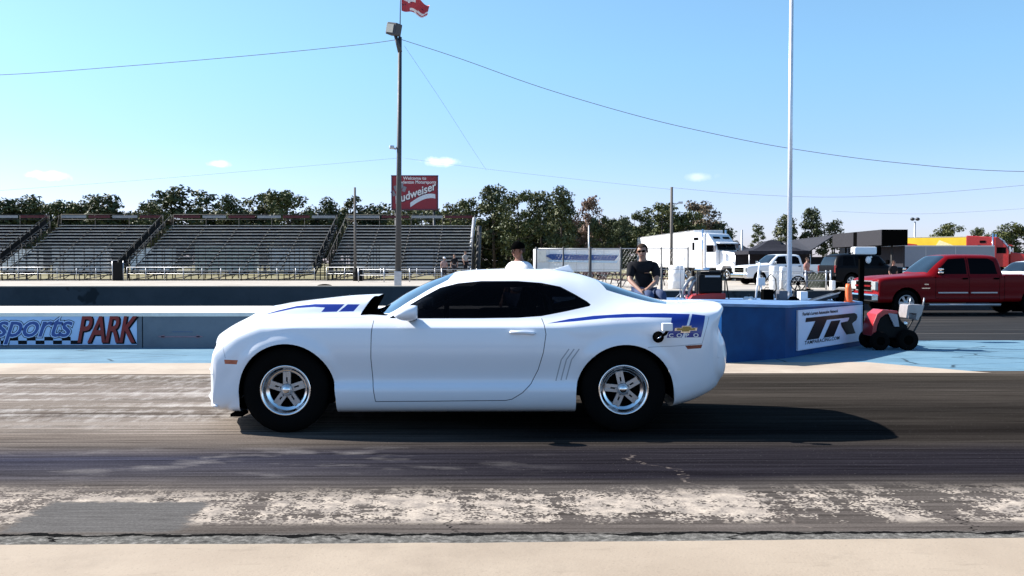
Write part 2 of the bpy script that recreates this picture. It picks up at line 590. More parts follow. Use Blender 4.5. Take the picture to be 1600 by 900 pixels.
    tone = n.ramp(n.noise(9.0), [(.3, (.19, .165, .145)), (.7, (.43, .365, .30))])
    c = n.mix(sc, c, tone)
    # smooth newer patch at left, broken rim and long crack along the slab edge
    pn_ = n.ramp(n.noise(1.0, n.mapping(pos, (3, 30, 1)), 5, .7), [(.3, (.065, .062, .06)), (.7, (.125, .12, .115))])
    c = n.mix(n.math('MULTIPLY', n.math('MULTIPLY', patch, n.maprange(y, 5.05, 5.1)), .85), c, pn_)
    edge = n.maprange(y, 5.06, 4.98)
    c = n.mix(edge, c, n.ramp(n.noise(22.0, None, 6, .7), [(.35, (.05, .048, .045)), (.52, (.115, .11, .10)), (.7, (.25, .235, .215))]))
    cw = n.noise(1.0, n.mapping(pos, (2.2, .01, 1)), 6, .6)
    ce = n.math('ABSOLUTE', n.math('SUBTRACT', n.math('MULTIPLY_ADD', n.math('SUBTRACT', cw, .5), .22, y), 5.015))
    wd = n.maprange(n.noise(1.0, n.mapping(pos, (3.1, .01, 1), loc=(9, 0, 0)), 5, .7), .36, .60, 0.0, .034)
    crk = n.math('LESS_THAN', ce, wd)
    # forked cracks
    cx = n.noise(1.0, n.mapping(pos, (.1, 2.5, 1)), 5, .7)
    for x0, ya, yb, w in ((1.35, 5.1, 7.1, .010), (-.55, 4.98, 5.45, .006), (2.3, 4.98, 5.6, .006), (-2.6, 4.9, 5.03, .016), (-1.1, 4.9, 5.02, .012), (0.9, 4.9, 5.02, .012)):
        e = n.math('ABSOLUTE', n.math('SUBTRACT', n.math('ADD', x, n.math('MULTIPLY_ADD', n.math('SUBTRACT', cx, .5), .9, n.math('MULTIPLY', n.math('SUBTRACT', y, 6), .35))), x0))
        m = n.math('MULTIPLY', n.math('LESS_THAN', e, w), n.math('MULTIPLY', n.math('GREATER_THAN', y, ya), n.math('LESS_THAN', y, yb)))
        if x0 in (1.35,):
            c = n.mix(n.math('MULTIPLY', m, n.maprange(n.noise(14.0), .42, .55, 0, .7)), c, (.17, .14, .12, 1))
        else:
            crk = n.math('MAXIMUM', crk, m)
    c = n.mix(crk, c, (.008, .008, .008, 1))
    ag = n.noise(1.0, n.mapping(pos, (55, 80, 1)), 4, .8)
    c = n.mix(1.0, c, n.mix(1, (1, 1, 1, 1), n.maprange(ag, .3, .7, .62, 1.38), 'MULTIPLY'), 'MULTIPLY')
    # loose grit
    gr = n.noise(90.0, None, 2)
    c = n.mix(n.math('MULTIPLY', n.maprange(gr, .70, .74), .5), c, (.28, .26, .25, 1))
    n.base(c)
    groove = n.math('MULTIPLY', n.maprange(yy, 6.1, 6.5), n.maprange(yy, 7.5, 7.2))
    rr = n.math('SUBTRACT', n.maprange(st, .3, .7, .62, .9), n.math('MULTIPLY', groove, .16))
    n.rough(n.math('MAXIMUM', rr, n.math('MULTIPLY', sc, .9)))
    n.b.inputs['Specular IOR Level'].default_value = .0
    hgt = n.math('ADD', n.math('MULTIPLY', n.noise(120.0, None, 3), .4), n.math('SUBTRACT', n.math('MULTIPLY', sc, .9), n.math('MULTIPLY', crk, 4)))
    n.bump(hgt, .45, .006)
    return n.m

def far_lane_mat():
    n = NT('far_lane_asphalt')
    pos = n.g.outputs['Position']
    st = n.noise(1.0, n.mapping(pos, (.15, 4, 1)), 6, .6)
    n.base(n.ramp(st, [(.32, (.012, .012, .013)), (.55, (.028, .027, .027)), (.72, (.07, .065, .06))]))
    n.rough(.8); n.b.inputs['Specular IOR Level'].default_value = .05
    return n.m

def concrete_mat(name, lo, hi, scale=1.2, crack=False, bump=.25, sp=None):
    n = NT(name)
    if max(hi) < .8: lo = tuple(v * .66 for v in lo); hi = tuple(v * .66 for v in hi)
    pos = n.g.outputs['Position']
    a = n.noise(scale, None, 6, .6)
    c = n.ramp(a, [(.28, lo), (.72, hi)])
    bigst = n.noise(scale * .45, None, 6, .75)
    c = n.mix(n.math('MULTIPLY', n.maprange(bigst, .50, .66), .42), c, tuple(v * .62 for v in lo) + (1,))
    st = n.noise(1.0, n.mapping(pos, (2.2, 8, 2)), 5, .7)
    c = n.mix(n.math('MULTIPLY', n.maprange(st, .58, .72), .35), c, tuple(v * .55 for v in lo) + (1,))
    g = n.noise(70.0, None, 3)
    c = n.mix(n.math('MULTIPLY', n.maprange(g, .62, .7), .35), c, tuple(v * .6 for v in lo) + (1,))
    if sp:
        for sc_, th in sp:
            w = n.noise(sc_, None, 3, .6)
            c = n.mix(n.maprange(w, th, th + .03), c, tuple(v * .5 for v in lo) + (1,))
    if crack:
        v = n.t.nodes.new('ShaderNodeTexVoronoi'); v.feature = 'DISTANCE_TO_EDGE'
        v.inputs['Scale'].default_value = 1.0
        n.link(n.mapping(n.mix(.12, pos, n.noise(2.5, None, 4, col=True), 'ADD'), (.42, .95, 1)), v.inputs['Vector'])
        c = n.mix(n.maprange(v.outputs['Distance'], .014, .004), c, tuple(v_ * .35 for v_ in lo) + (1,))
    n.base(c); n.rough(.85); n.b.inputs['Specular IOR Level'].default_value = .2
    n.bump(n.noise(60, None, 5), bump, .006)
    return n.m

def sheet(name, pts, z, m, kind='structure', sub=None):
    mb = MB()
    mb.quad([(p[0], p[1], z) for p in pts])
    o = mb.build(name, m, recalc=False)
    if o.data.polygons[0].normal.z < 0: o.data.flip_normals()
    return tag(o, kind=kind)

M_tan = concrete_mat('tan_concrete', (.42, .335, .25), (.54, .44, .335), .9)
M_tan2 = concrete_mat('tan_painted_strip', (.50, .40, .31), (.64, .54, .43), 1.5)
M_bluepaint = concrete_mat('worn_light_blue_paint', (.13, .26, .36), (.21, .37, .48), 1.1, crack=True)
M_white_strip = concrete_mat('pale_pit_concrete', (.50, .44, .37), (.66, .60, .52), .5)

def grass_mat():
    n = NT('dry_grass_sand')
    a = n.noise(.15, None, 6, .65); b = n.noise(6, None, 4, .7)
    c = n.ramp(a, [(.35, (.10, .095, .045)), (.5, (.20, .17, .10)), (.65, (.27, .23, .15))])
    n.base(n.mix(.35, c, n.ramp(b, [(.3, (.05, .07, .02)), (.7, (.38, .34, .2))])))
    n.rough(.95); n.b.inputs['Specular IOR Level'].default_value = .1
    return n.m
sheet('ground', [(-700, -200), (700, -200), (700, 1200), (-700, 1200)], -.03, grass_mat())
# near concrete apron the photographer stands on (with a low lip to the lane)
mb = MB()
nx = 260; pts = []
rs = random.Random(3)
xs = np.linspace(-14, 14, nx)
e = np.zeros(nx)
for i in range(1, nx): e[i] = e[i - 1] * .93 + rs.uniform(-.006, .006)
ed = 4.79 + e + np.interp(xs, [-14, -3, 0, 3, 14], [-.1, -.02, .0, .065, .22])
top = [mb.bm.verts.new((x, y, .022)) for x, y in zip(xs, ed)]
fr = [mb.bm.verts.new((x, y + .012, -.03)) for x, y in zip(xs, ed)]
bk = [mb.bm.verts.new((x, -3, .022)) for x in xs]
for i in range(nx - 1):
    mb.bm.faces.new((bk[i], bk[i + 1], top[i + 1], top[i])); mb.bm.faces.new((top[i], top[i + 1], fr[i + 1], fr[i]))
tag(mb.build('concrete_apron', M_tan, recalc=False), kind='structure')
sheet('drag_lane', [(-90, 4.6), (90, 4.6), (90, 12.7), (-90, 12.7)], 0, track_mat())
sheet('unseen_asphalt', [(-90, -60), (90, -60), (90, -2.9), (-90, -2.9)], .004, far_lane_mat())  # unseen asphalt behind the camera, put in to reduce warm bounce light
sheet('side_apron', [(-90, -2.9), (-13.9, -2.9), (-13.9, 4.65), (-90, 4.65)], .010, M_tan)
sheet('side_apron', [(13.9, -2.9), (90, -2.9), (90, 4.8), (13.9, 4.8)], .010, M_tan)
tr_x = XP(1490, 12.6)
sheet('tan_edge_strip', [(-90, 12.25), (tr_x + .35, 12.25), (tr_x - .75, 13.6), (-90, 13.6)], .006, M_tan2)
sheet('blue_painted_ground', [(-90, 13.2), (-40, 12.5), (90, 12.5), (90, 17.4), (-90, 17.4)], .003, M_bluepaint)
sheet('far_lane', [(-120, 17.39), (120, 17.39), (120, 28.6), (-120, 28.6)], .001, far_lane_mat())
sheet('pit_road', [(-200, 28.6), (200, 28.6), (200, 79), (-200, 79)], -.006, M_white_strip)

# ---------------------------------------------------------------- barriers
M_walltop = concrete_mat('white_wall_cap', (.78, .73, .66), (.86, .82, .76), 1.5)
M_wallface = concrete_mat('grey_blue_wall_face', (.20, .235, .28), (.27, .305, .35), 1.0)
M_blackline = mat('black_grout', (.02, .02, .02), .9)

bar = empty('track_barrier', (-8, 17.3, 0))
tag(bar, 'long low concrete barrier with white flat top and painted sports PARK lettering', 'barrier')
def loc(o, base):  # keep world geometry while sitting on a moved empty
    o.location = -Vector(base.location) if base.rotation_euler.z == 0 else o.location
    return o
mb = MB(); mb.use(M_wallface)
segs = [(-60, -19.0), (-18.985, -6.02), (-6.0, .98)]
for a, b in segs:
    mb.box(((a + b) / 2, 17.3, .26), (b - a, 2.40, .54))
loc(mb.build('wall', None, bar), bar)
mb = MB(); mb.use(M_walltop)
for a, b in ((-60, -19.0), (-18.985, -4.05), (-4.04, .99)):
    mb.box(((a + b) / 2, 17.3, .563), (b - a, 2.44, .066), bev=.008)
loc(mb.build('cap', None, bar), bar)

# painted banner on the wall front: sports PARK
FY = 16.1
def W(px, py, Y=FY - .004): return P(px, py, Y)
M_banner = mat('banner_light_blue', (.42, .56, .78), .6, var=.08, scale=2)
x0 = XP(-330, FY); x1 = XP(213, FY)
z0 = ZP(538, FY); z1 = ZP(489, FY)
mb = MB(); mb.box(((x0 + x1) / 2, FY - .006, (z0 + z1) / 2), (x1 - x0, .008, z1 - z0))
bn = loc(mb.build('banner', M_banner, bar), bar)
M_red = mat('letter_red', (.32, .015, .012), .5, var=.05)
M_ink = mat('letter_black', (.008, .008, .012), .5, var=0)
M_lblue = mat('letter_blue', (.03, .10, .38), .5, var=.05)
M_loutl = mat('letter_outline', (.50, .62, .85), .5, var=0)
M_white = mat('white_paint', (.80, .80, .80), .5, var=.03)
def wall_text(body, px, py, size, m, shear, off, y, sx=1., sp=1.):
    p = P(px, py, y)
    M = Matrix.Translation(p) @ UPR
    o = text_obj('lettering', body, size, m, None, M, shear, off, .0015, sx, sp)
    return o
L = []
s92 = 1 / 92.4
L.append(wall_text('PARK', 121, 535.5, .66, M_ink, .30, .022, FY - .014, .63, .93))
L.append(wall_text('PARK', 119, 534.5, .66, M_red, .30, .010, FY - .018, .63, .93))
L.append(wall_text('Motorsports', -133, 526, .55, M_ink, .35, .030, FY - .014, .975, .93))
L.append(wall_text('Motorsports', -133, 526, .55, M_loutl, .35, .019, FY - .018, .975, .93))
L.append(wall_text('Motorsports', -133, 526, .55, M_lblue, .35, .003, FY - .022, .975, .93))
o = joinmesh(L, 'lettering'); o.parent = bn
# checker strip
mb = MB(); mb.use(M_ink)
sq = 13.5 / 92.4
xx = x0; i = 0
while xx < XP(117, FY):
    for r_ in range(2):
        if (i + r_) % 2 == 0:
            h_ = .062
            mb.box((xx + sq / 2, FY - .012, z0 + .012 + h_ * (r_ + .5)), (sq, .004, h_))
    xx += sq; i += 1
o = mb.build('checker_strip', None, bn)
# small faded pink mark on the bare wall
mb = MB(); mb.use(mat('faded_pink', (.42, .25, .30), .7))
a = P(246, 526, FY - .004); b = P(318, 526, FY - .004)
mb.box(((a.x + b.x) / 2, a.y, a.z - .002), (b.x - a.x - .12, .004, .018))
mb.prism([(a.x, a.z), (a.x + .12, a.z + .03), (a.x + .12, a.z - .03)], a.y - .002, a.y + .002)
mb.prism([(b.x, b.z), (b.x - .12, b.z + .03), (b.x - .12, b.z - .03)], a.y - .002, a.y + .002)
mb.use(mat('faded_blue_mark', (.12, .19, .34), .7)); c_ = P(285, 518.5, FY - .004); mb.box(c_, (.34, .004, .012))
loc(mb.build('faded_mark', None, bar), bar)

# far wall
mf = concrete_mat('dark_wall_face', (.055, .075, .09), (.10, .12, .14), .7, sp=((.9, .62),))
fw = empty('far_wall', (-5, 28.8, 0))
tag(fw, 'dark grey concrete wall along the far lane with patchy pale stains', 'wall')
mb = MB(); mb.use(mf)
mb.box((-36.0, 28.8, .345), (78, .4, .71)); mb.box((33.0, 28.8, .28), (60, .4, .57))
loc(mb.build('wall', None, fw), fw)
mb = MB(); mb.use(M_white_strip)
mb.box((-36, 28.8, .718), (78.02, .44, .03)); mb.box((33, 28.8, .583), (60.02, .44, .03))
loc(mb.build('cap', None, fw), fw)

# blue block at right with the TR panel
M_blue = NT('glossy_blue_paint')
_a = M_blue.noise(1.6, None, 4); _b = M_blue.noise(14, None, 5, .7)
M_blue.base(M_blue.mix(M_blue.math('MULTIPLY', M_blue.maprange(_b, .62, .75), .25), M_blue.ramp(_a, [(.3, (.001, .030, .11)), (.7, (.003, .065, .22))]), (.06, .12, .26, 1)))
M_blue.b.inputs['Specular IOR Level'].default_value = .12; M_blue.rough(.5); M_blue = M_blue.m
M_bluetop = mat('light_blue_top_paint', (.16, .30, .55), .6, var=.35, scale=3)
bb = empty('blue_barrier', (4.5, 15.5, 0))
tag(bb, 'blue painted concrete barrier block with white TR sponsor panel on its angled end', 'barrier')
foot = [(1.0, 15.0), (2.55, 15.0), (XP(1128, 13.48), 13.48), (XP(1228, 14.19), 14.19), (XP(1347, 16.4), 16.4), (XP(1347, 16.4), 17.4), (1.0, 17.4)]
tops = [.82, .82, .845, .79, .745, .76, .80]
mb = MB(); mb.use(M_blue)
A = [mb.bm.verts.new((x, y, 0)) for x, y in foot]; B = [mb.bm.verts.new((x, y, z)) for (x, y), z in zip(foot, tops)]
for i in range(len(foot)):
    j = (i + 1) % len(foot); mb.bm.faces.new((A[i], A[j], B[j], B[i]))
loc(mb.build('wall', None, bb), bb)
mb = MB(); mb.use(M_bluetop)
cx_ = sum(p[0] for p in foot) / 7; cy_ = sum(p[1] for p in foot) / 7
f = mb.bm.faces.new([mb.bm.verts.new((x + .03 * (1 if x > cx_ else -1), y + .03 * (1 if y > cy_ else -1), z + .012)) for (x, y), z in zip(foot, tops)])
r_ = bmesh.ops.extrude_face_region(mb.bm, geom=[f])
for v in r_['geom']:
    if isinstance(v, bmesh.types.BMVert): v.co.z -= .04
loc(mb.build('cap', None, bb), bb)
# TR panel on the angled end
p1 = Vector((foot[3][0], foot[3][1], 0)); p2 = Vector((foot[4][0], foot[4][1], 0))
dx = (p2 - p1).normalized(); nrm = Vector((dx.y, -dx.x, 0)); Lp = (p2 - p1).length
PM = Matrix.Translation(p1 + nrm * .012) @ Matrix(((dx.x, 0, nrm.x, 0), (dx.y, 0, nrm.y, 0), (0, 1, 0, 0), (0, 0, 0, 1)))
# PM maps (along, up, out)
mb = MB(); mb.use(mat('sign_pale', (.60, .64, .78), .5, var=.05, scale=2))
pa, pb = Lp * .13, Lp * .985
zb, zt = .10, .70
mb.box(((pa + pb) / 2, (zb + zt) / 2, 0), (pb - pa, zt - zb, .02), M=PM)
pan = loc(mb.build('sign_panel', None, bb), bb)
pw = pb - pa
def pp(u, v, o=.0125): return (pa + u * pw, zb + (1 - v) * (zt - zb), o)
mb = MB(); mb.use(M_ink)
def ppoly(pts):
    vs = [mb.bm.verts.new(PM @ Vector(pp(u, v, .0135))) for u, v in pts]
    mb.bm.faces.new(vs)
# letters T and R drawn as bold slanted shapes (panel fractions)
ppoly([(.10, .20), (.80, .17), (.86, .18), (.90, .215), (.915, .27), (.905, .33), (.09, .30 + .02)][0:0] or [(.11, .20), (.10, .31), (.245, .31), (.115, .78), (.30, .78), (.42, .31), (.52, .31), (.78, .31), (.77, .20)])
ppoly([(.485, .355), (.37, .78), (.53, .78), (.635, .355)])
ppoly([(.77, .20), (.78, .31), (.775, .36), (.755, .41), (.85, .46), (.90, .41), (.92, .33), (.91, .25), (.87, .20)])
ppoly([(.755, .41), (.64, .43), (.655, .54), (.735, .78), (.89, .78), (.83, .50), (.85, .46)])
Mt = PM @ Matrix.Translation(pp(.06, .135, .013)); 
t1 = text_obj('x', "Florida's Largest Automotive Network", .072, M_ink, None, Mt, 0, .0015, .0005, 1.2, 1.0)
Mt = PM @ Matrix.Translation(pp(.09, .885, .013))
t2 = text_obj('x', 'TAMPARACING.COM', .078, M_ink, None, Mt, .15, .001, .0005, 1.78, 1.03)
Mt = PM @ Matrix.Translation(pp(.28, .965, .013))
t3 = text_obj('x', '813 automotive forum', .055, mat('ink_blue', (.03, .04, .15), .5, var=0), None, Mt, .2, .0, .0005, 1.5, 1.0)
tt = mb.build('lettering', None, None, recalc=False)
for p in tt.data.polygons:
    pass
bm_ = bmesh.new(); bm_.from_mesh(tt.data)
for f in bm_.faces:
    if f.normal.dot(nrm) < 0: f.normal_flip()
bm_.to_mesh(tt.data); bm_.free()
bpy.data.objects.remove(t3)
o = joinmesh([tt, t1, t2], 'lettering'); o.parent = pan
mb = MB(); mb.use(mat('frame_light', (.55, .60, .72), .4)); 
for (c_, d_) in ((((pa + pb) / 2, zb, .004), (pw + .03, .018, .03)), (((pa + pb) / 2, zt, .004), (pw + .03, .018, .03)), ((pa, (zb + zt) / 2, .004), (.018, zt - zb, .03)), ((pb, (zb + zt) / 2, .004), (.018, zt - zb, .03))):
    mb.box(c_, d_, M=PM)
o = mb.build('frame', None, pan)
# ================================================================ THE RACE CAR
def paint_mat(name, col, dirt=.0):
    n = NT(name)
    a = n.noise(2.0, n.tc.outputs['Object'], 4)
    n.base(n.ramp(a, [(.3, tuple(c * .97 for c in col)), (.7, col)]))
    n.rough(.38); n.b.inputs['Coat Weight'].default_value = .6; n.b.inputs['Coat Roughness'].default_value = .05
    return n.m
M_paint = paint_mat('white_car_paint', (.76, .79, .84))
M_seam = mat('panel_gap', (.06, .07, .09), .7, var=0)
M_gill = mat('gill_shade', (.52, .56, .62), .5, var=0)
M_bstripe = mat('stripe_blue', (.006, .035, .36), .35, var=0, coat=.5)
M_glass = mat('dark_tinted_glass', (.001, .001, .0015), .04, var=0, spec=.06)
_t = M_glass.node_tree; _tr = _t.nodes.new('ShaderNodeBsdfTransparent'); _tr.inputs['Color'].default_value = (.55, .56, .6, 1)
_mx = _t.nodes.new('ShaderNodeMixShader'); _mx.inputs[0].default_value = .16
_t.links.new(_t.nodes['Principled BSDF'].outputs[0], _mx.inputs[1]); _t.links.new(_tr.outputs[0], _mx.inputs[2])
_t.links.new(_mx.outputs[0], _t.nodes['Material Output'].inputs[0])
M_wshield = mat('windshield_glass', (.02, .05, .08), .03, var=0, spec=1.0, coat=1)
M_blk = mat('matte_black', (.004, .004, .004), .9, var=0, spec=.0)
M_tyre = mat('tyre_rubber', (.006, .006, .006), .9, var=.2, scale=10, spec=.05)
M_alu = mat('polished_aluminium', (.80, .80, .80), .16, 1.0, var=.05, scale=5)
M_alud = mat('cast_aluminium', (.42, .43, .45), .32, .65, var=.08, scale=9)
M_chrome = mat('chrome', (.85, .85, .86), .08, 1.0, var=0)
M_redlens = mat('red_lens', (.22, .012, .01), .2, var=0, coat=1)
M_orlens = mat('orange_lens', (.55, .10, .05), .25, var=0, coat=1)

def MID(u, b=.0):   # the six side features at a mid-body station
    return [(u, 0, .17), (u, .80, .17), (u, .905, .225), (u, .945, .385), (u, .908, .44), (u, .952, .69)]
rows = [
 [(-.93,0,.50),(-.91,.42,.50),(-.865,.64,.50),(-.80,.765,.50),(-.735,.83,.50),(-.66,.868,.499),(-.66,.868,.501),(-.735,.83,.50),(-.80,.765,.50),(-.865,.64,.50),(-.91,.42,.50),(-.93,0,.50)],
 [(-.925,0,.36),(-.905,.42,.36),(-.86,.64,.36),(-.79,.765,.37),(-.725,.835,.40),(-.645,.872,.45),(-.645,.874,.57),(-.715,.835,.63),(-.785,.765,.65),(-.85,.64,.66),(-.89,.42,.66),(-.905,0,.66)],
 [(-.90,0,.19),(-.88,.42,.19),(-.84,.64,.19),(-.76,.775,.20),(-.70,.84,.25),(-.62,.880,.42),(-.62,.885,.60),(-.68,.845,.685),(-.75,.77,.715),(-.82,.64,.735),(-.865,.42,.75),(-.88,0,.755)],
 [(-.80,0,.17),(-.78,.5,.17),(-.72,.70,.18),(-.64,.83,.205),(-.59,.875,.28),(-.54,.895,.46),(-.54,.902,.64),(-.58,.865,.74),(-.65,.77,.785),(-.72,.62,.805),(-.77,.45,.82),(-.79,0,.825)],
 [(-.6,0,.17),(-.58,.7,.17),(-.48,.86,.20),(-.42,.90,.30),(-.40,.91,.38),(-.38,.915,.54),(-.38,.922,.70),(-.41,.89,.83),(-.45,.79,.875),(-.50,.62,.89),(-.55,.48,.92),(-.58,0,.93)],
 [(-.25,0,.17),(-.25,.8,.17),(-.2,.90,.225),(-.18,.925,.36),(-.18,.922,.42),(-.18,.925,.58),(-.18,.938,.76),(-.2,.905,.89),(-.22,.80,.945),(-.25,.615,.955),(-.28,.49,1.025),(-.30,0,1.04)],
 MID(.1)+[(.1,.938,.877),(.1,.929,.899),(.1,.81,.965),(.1,.60,.975),(.1,.49,1.075),(.1,0,1.09)],
 MID(.42)+[(.42,.938,.877),(.42,.929,.899),(.42,.815,.975),(.42,.60,.985),(.42,.485,1.105),(.42,0,1.122)],
 MID(.585)+[(.585,.938,.877),(.585,.929,.899),(.585,.82,.98),(.585,.60,.99),(.665,.48,1.118),(.675,0,1.134)],
 MID(.64)+[(.64,.938,.877),(.64,.929,.899),(.64,.822,.98),(.60,.62,.985),(.52,.47,.985),(.52,0,.99)],
 MID(.85)+[(.85,.938,.877),(.85,.929,.899),(.85,.83,.98),(.82,.70,.99),(.72,.42,1.0),(.68,0,1.015)],
 MID(1.05)+[(1.05,.938,.877),(1.05,.929,.899),(1.05,.835,.975),(1.06,.695,1.08),(1.0,.43,1.155),(.96,0,1.175)],
 MID(1.32)+[(1.32,.938,.877),(1.32,.929,.899),(1.32,.84,.97),(1.32,.665,1.205),(1.25,.42,1.275),(1.23,0,1.30)],
 MID(1.55)+[(1.55,.938,.877),(1.55,.929,.899),(1.55,.84,.97),(1.54,.64,1.265),(1.48,.42,1.345),(1.46,0,1.368)],
 MID(1.9)+[(1.9,.938,.877),(1.9,.929,.899),(1.9,.84,.972),(1.9,.63,1.288),(1.9,.42,1.365),(1.9,0,1.388)],
 MID(2.25)+[(2.25,.938,.877),(2.25,.929,.899),(2.25,.845,.982),(2.25,.635,1.272),(2.25,.43,1.357),(2.25,0,1.381)],
 MID(2.5)+[(2.5,.950,.80),(2.5,.937,.908),(2.5,.85,1.0),(2.5,.66,1.215),(2.5,.44,1.322),(2.5,0,1.345)],
 MID(2.8)+[(2.8,.953,.81),(2.8,.94,.925),(2.8,.855,1.02),(2.8,.69,1.135),(2.8,.46,1.232),(2.8,0,1.25)],
 [(3.1,0,.18),(3.1,.78,.18),(3.1,.895,.235),(3.1,.93,.375),(3.1,.92,.43),(3.1,.928,.60),(3.1,.95,.81),(3.1,.938,.932),(3.1,.86,1.025),(3.1,.70,1.085),(3.1,.49,1.14),(3.1,0,1.155)],
 [(3.4,0,.22),(3.38,.74,.23),(3.34,.865,.28),(3.33,.905,.385),(3.33,.91,.45),(3.33,.922,.60),(3.33,.938,.80),(3.33,.925,.93),(3.34,.85,1.025),(3.36,.70,1.062),(3.37,.50,1.08),(3.38,0,1.088)],
 [(3.65,0,.29),(3.60,.68,.30),(3.54,.82,.345),(3.51,.87,.43),(3.50,.885,.50),(3.50,.90,.62),(3.50,.912,.79),(3.50,.90,.92),(3.52,.83,1.015),(3.56,.69,1.058),(3.59,.50,1.07),(3.61,0,1.078)],
 [(3.80,0,.36),(3.74,.62,.37),(3.66,.76,.40),(3.62,.82,.46),(3.60,.845,.52),(3.59,.865,.63),(3.59,.875,.78),(3.60,.865,.90),(3.68,.80,1.012),(3.75,.69,1.064),(3.80,.50,1.077),(3.81,0,1.083)],
 [(3.83,0,.40),(3.775,.60,.41),(3.70,.74,.44),(3.655,.80,.49),(3.635,.825,.54),(3.62,.845,.64),(3.62,.853,.76),(3.625,.845,.87),(3.70,.79,.985),(3.775,.68,1.045),(3.825,.50,1.060),(3.835,0,1.066)],
 [(3.885,0,.47),(3.83,.58,.475),(3.75,.73,.49),(3.70,.79,.52),(3.675,.815,.56),(3.655,.835,.65),(3.655,.838,.73),(3.665,.825,.80),(3.69,.765,.87),(3.73,.665,.93),(3.77,.50,.945),(3.80,0,.955)],
 [(3.90,0,.56),(3.845,.58,.56),(3.765,.73,.56),(3.715,.79,.57),(3.685,.815,.60),(3.665,.833,.66),(3.665,.833,.70),(3.685,.815,.72),(3.715,.79,.73),(3.765,.73,.73),(3.835,.58,.73),(3.88,0,.735)],
 [(3.905,0,.635),(3.85,.58,.635),(3.768,.73,.635),(3.718,.79,.635),(3.69,.813,.635),(3.668,.832,.634),(3.668,.832,.636),(3.69,.813,.635),(3.718,.79,.635),(3.768,.73,.635),(3.85,.58,.635),(3.905,0,.635)],
]
rows = [[(u, w, z - .006) for (u, w, z) in r] for r in rows]
CNT = [4, 4, 5, 3, 7, 8, 6, 6, 12, 8, 8]
FA = (.015, .355, .405); RA = (2.862, .335, .415)
def flare(c):
    out = c.copy()
    for p in out:
        if p[0] < -.22:
            p[0] += min(1., (-.22 - p[0]) / .62) * float(np.interp(p[1], [0, .42, .64, .765, .83, .87, 1], [.055, .16, .185, .15, .11, .05, .03]))
        if p[0] > 3.4:
            p[0] -= min(1., (p[0] - 3.4) / .4) * float(np.interp(p[1], [0, .3, .58, .73, .83, 1], [.0, .03, .055, .02, .0, 0]))
        if p[1] < .5 or p[2] < .3: continue
        for (cu, cz, r) in (FA, RA):
            d = math.hypot(p[0] - cu, p[2] - cz)
            if p[2] > .97: continue
            k = max(0., 1 - max(0., d - r) / .105)
            k = k * k * (3 - 2 * k)
            up = min(1., max(0., (p[2] - .40) / .25)) * min(1., max(0., (.97 - p[2]) / .10))
            p[1] += .026 * k * up
    return out
sk = Skin(rows, CNT, .028, flare)
CX = -1.80; CY = 8.92
car = empty('drag_car', (CX, CY, 0))
tag(car, 'white two-door drag race coupe with blue stripes staged on the near lane', 'car')
def cp(px, py, s=186.0):
    return ((px - 780) / s - CX, H - (py - 410) / s)
def cps(l, s=186.0): return [cp(a, b, s) for a, b in l]
side = lambda c: abs(c.y) > .62
T_BODY, T_DEL, T_GL, T_WS, T_RW, T_ST, T_SEAM, T_MF, T_MR, T_DOOR, T_BLK, T_GILL, T_GRL, T_HL, T_TL, T_HST = range(16)
# wheel arches
for (cu, cz, r) in (FA, RA):
    poly = [(cu - r, -.2), (cu - r * 1.0, cz)] + [(cu - r * math.cos(t), cz + r * math.sin(t)) for t in np.linspace(.12, math.pi - .12, 26)] + [(cu + r * 1.02, cz - .06), (cu + r * 1.03, -.2)]
    sk.cut([tuple(p) for p in poly], T_DEL, 'xz', lambda c: c.z < .9)
# side glass
wb = [(608, 497), (655, 497.5), (750, 497.3), (809, 496.5), (846, 494)]
wt = [(884, 486.5), (921, 478.5), (923.5, 476), (917.5, 471), (898.8, 460), (876, 448), (846, 442), (808.8, 439.2), (752.5, 439.2), (715, 442.8), (687, 449.8), (660.6, 463.8), (640, 476)]
gpoly = cps(wb, 183.8) + [cp(a, b, 183 if b > 474 else (180.2 + (b - 439) * .07)) for a, b in wt]
sk.cut(gpoly, T_GL, 'xz', lambda c: abs(c.y) > .55 and c.z > .955)
# windshield, rear window (plan view)
ws = [(.70, 0), (.735, .35), (.79, .56), (.84, .625), (1.06, .585), (1.28, .535), (1.35, .50), (1.385, .36), (1.40, 0)]
ws = ws + [(a, -b) for a, b in ws[-2:0:-1]]
sk.cut(ws, T_WS, 'xy', lambda c: c.z > .96)
rw = [(2.66, 0), (2.68, .40), (2.74, .585), (3.12, .64), (3.26, .62), (3.30, .4), (3.31, 0)]
rw = rw + [(a, -b) for a, b in rw[-2:0:-1]]
sk.cut(rw, T_RW, 'xy', lambda c: c.z > 1.0)
# dark cowl behind the hood bulge
cw = [(.592, 0), (.592, .475), (.645, .50), (.84, .70), (.845, .665), (.80, .60), (.735, .35), (.70, 0)]
cw2 = [(.555, -.475), (.555, .475), (.66, .56), (.83, .73), (.84, .665), (.80, .60), (.735, .35), (.70, 0), (.735, -.35), (.80, -.60), (.84, -.665), (.83, -.73), (.66, -.56)]
sk.cut(cw2, T_BLK, 'xy', lambda c: .93 < c.z < 1.03 and c.x > .60, only=[T_BODY])
sk.bm.normal_update()
for f in sk.bm.faces:
    c = f.calc_center_median()
    if .50 < c.x < .74 and abs(c.y) < .60 and c.z > .95 and ((f.normal.x > .25 and c.x < .69) or (c.z < 1.012 and abs(c.y) < .565) or f.normal.z < -.1) and f.material_index in (T_BODY, T_HST): f.material_index = T_BLK
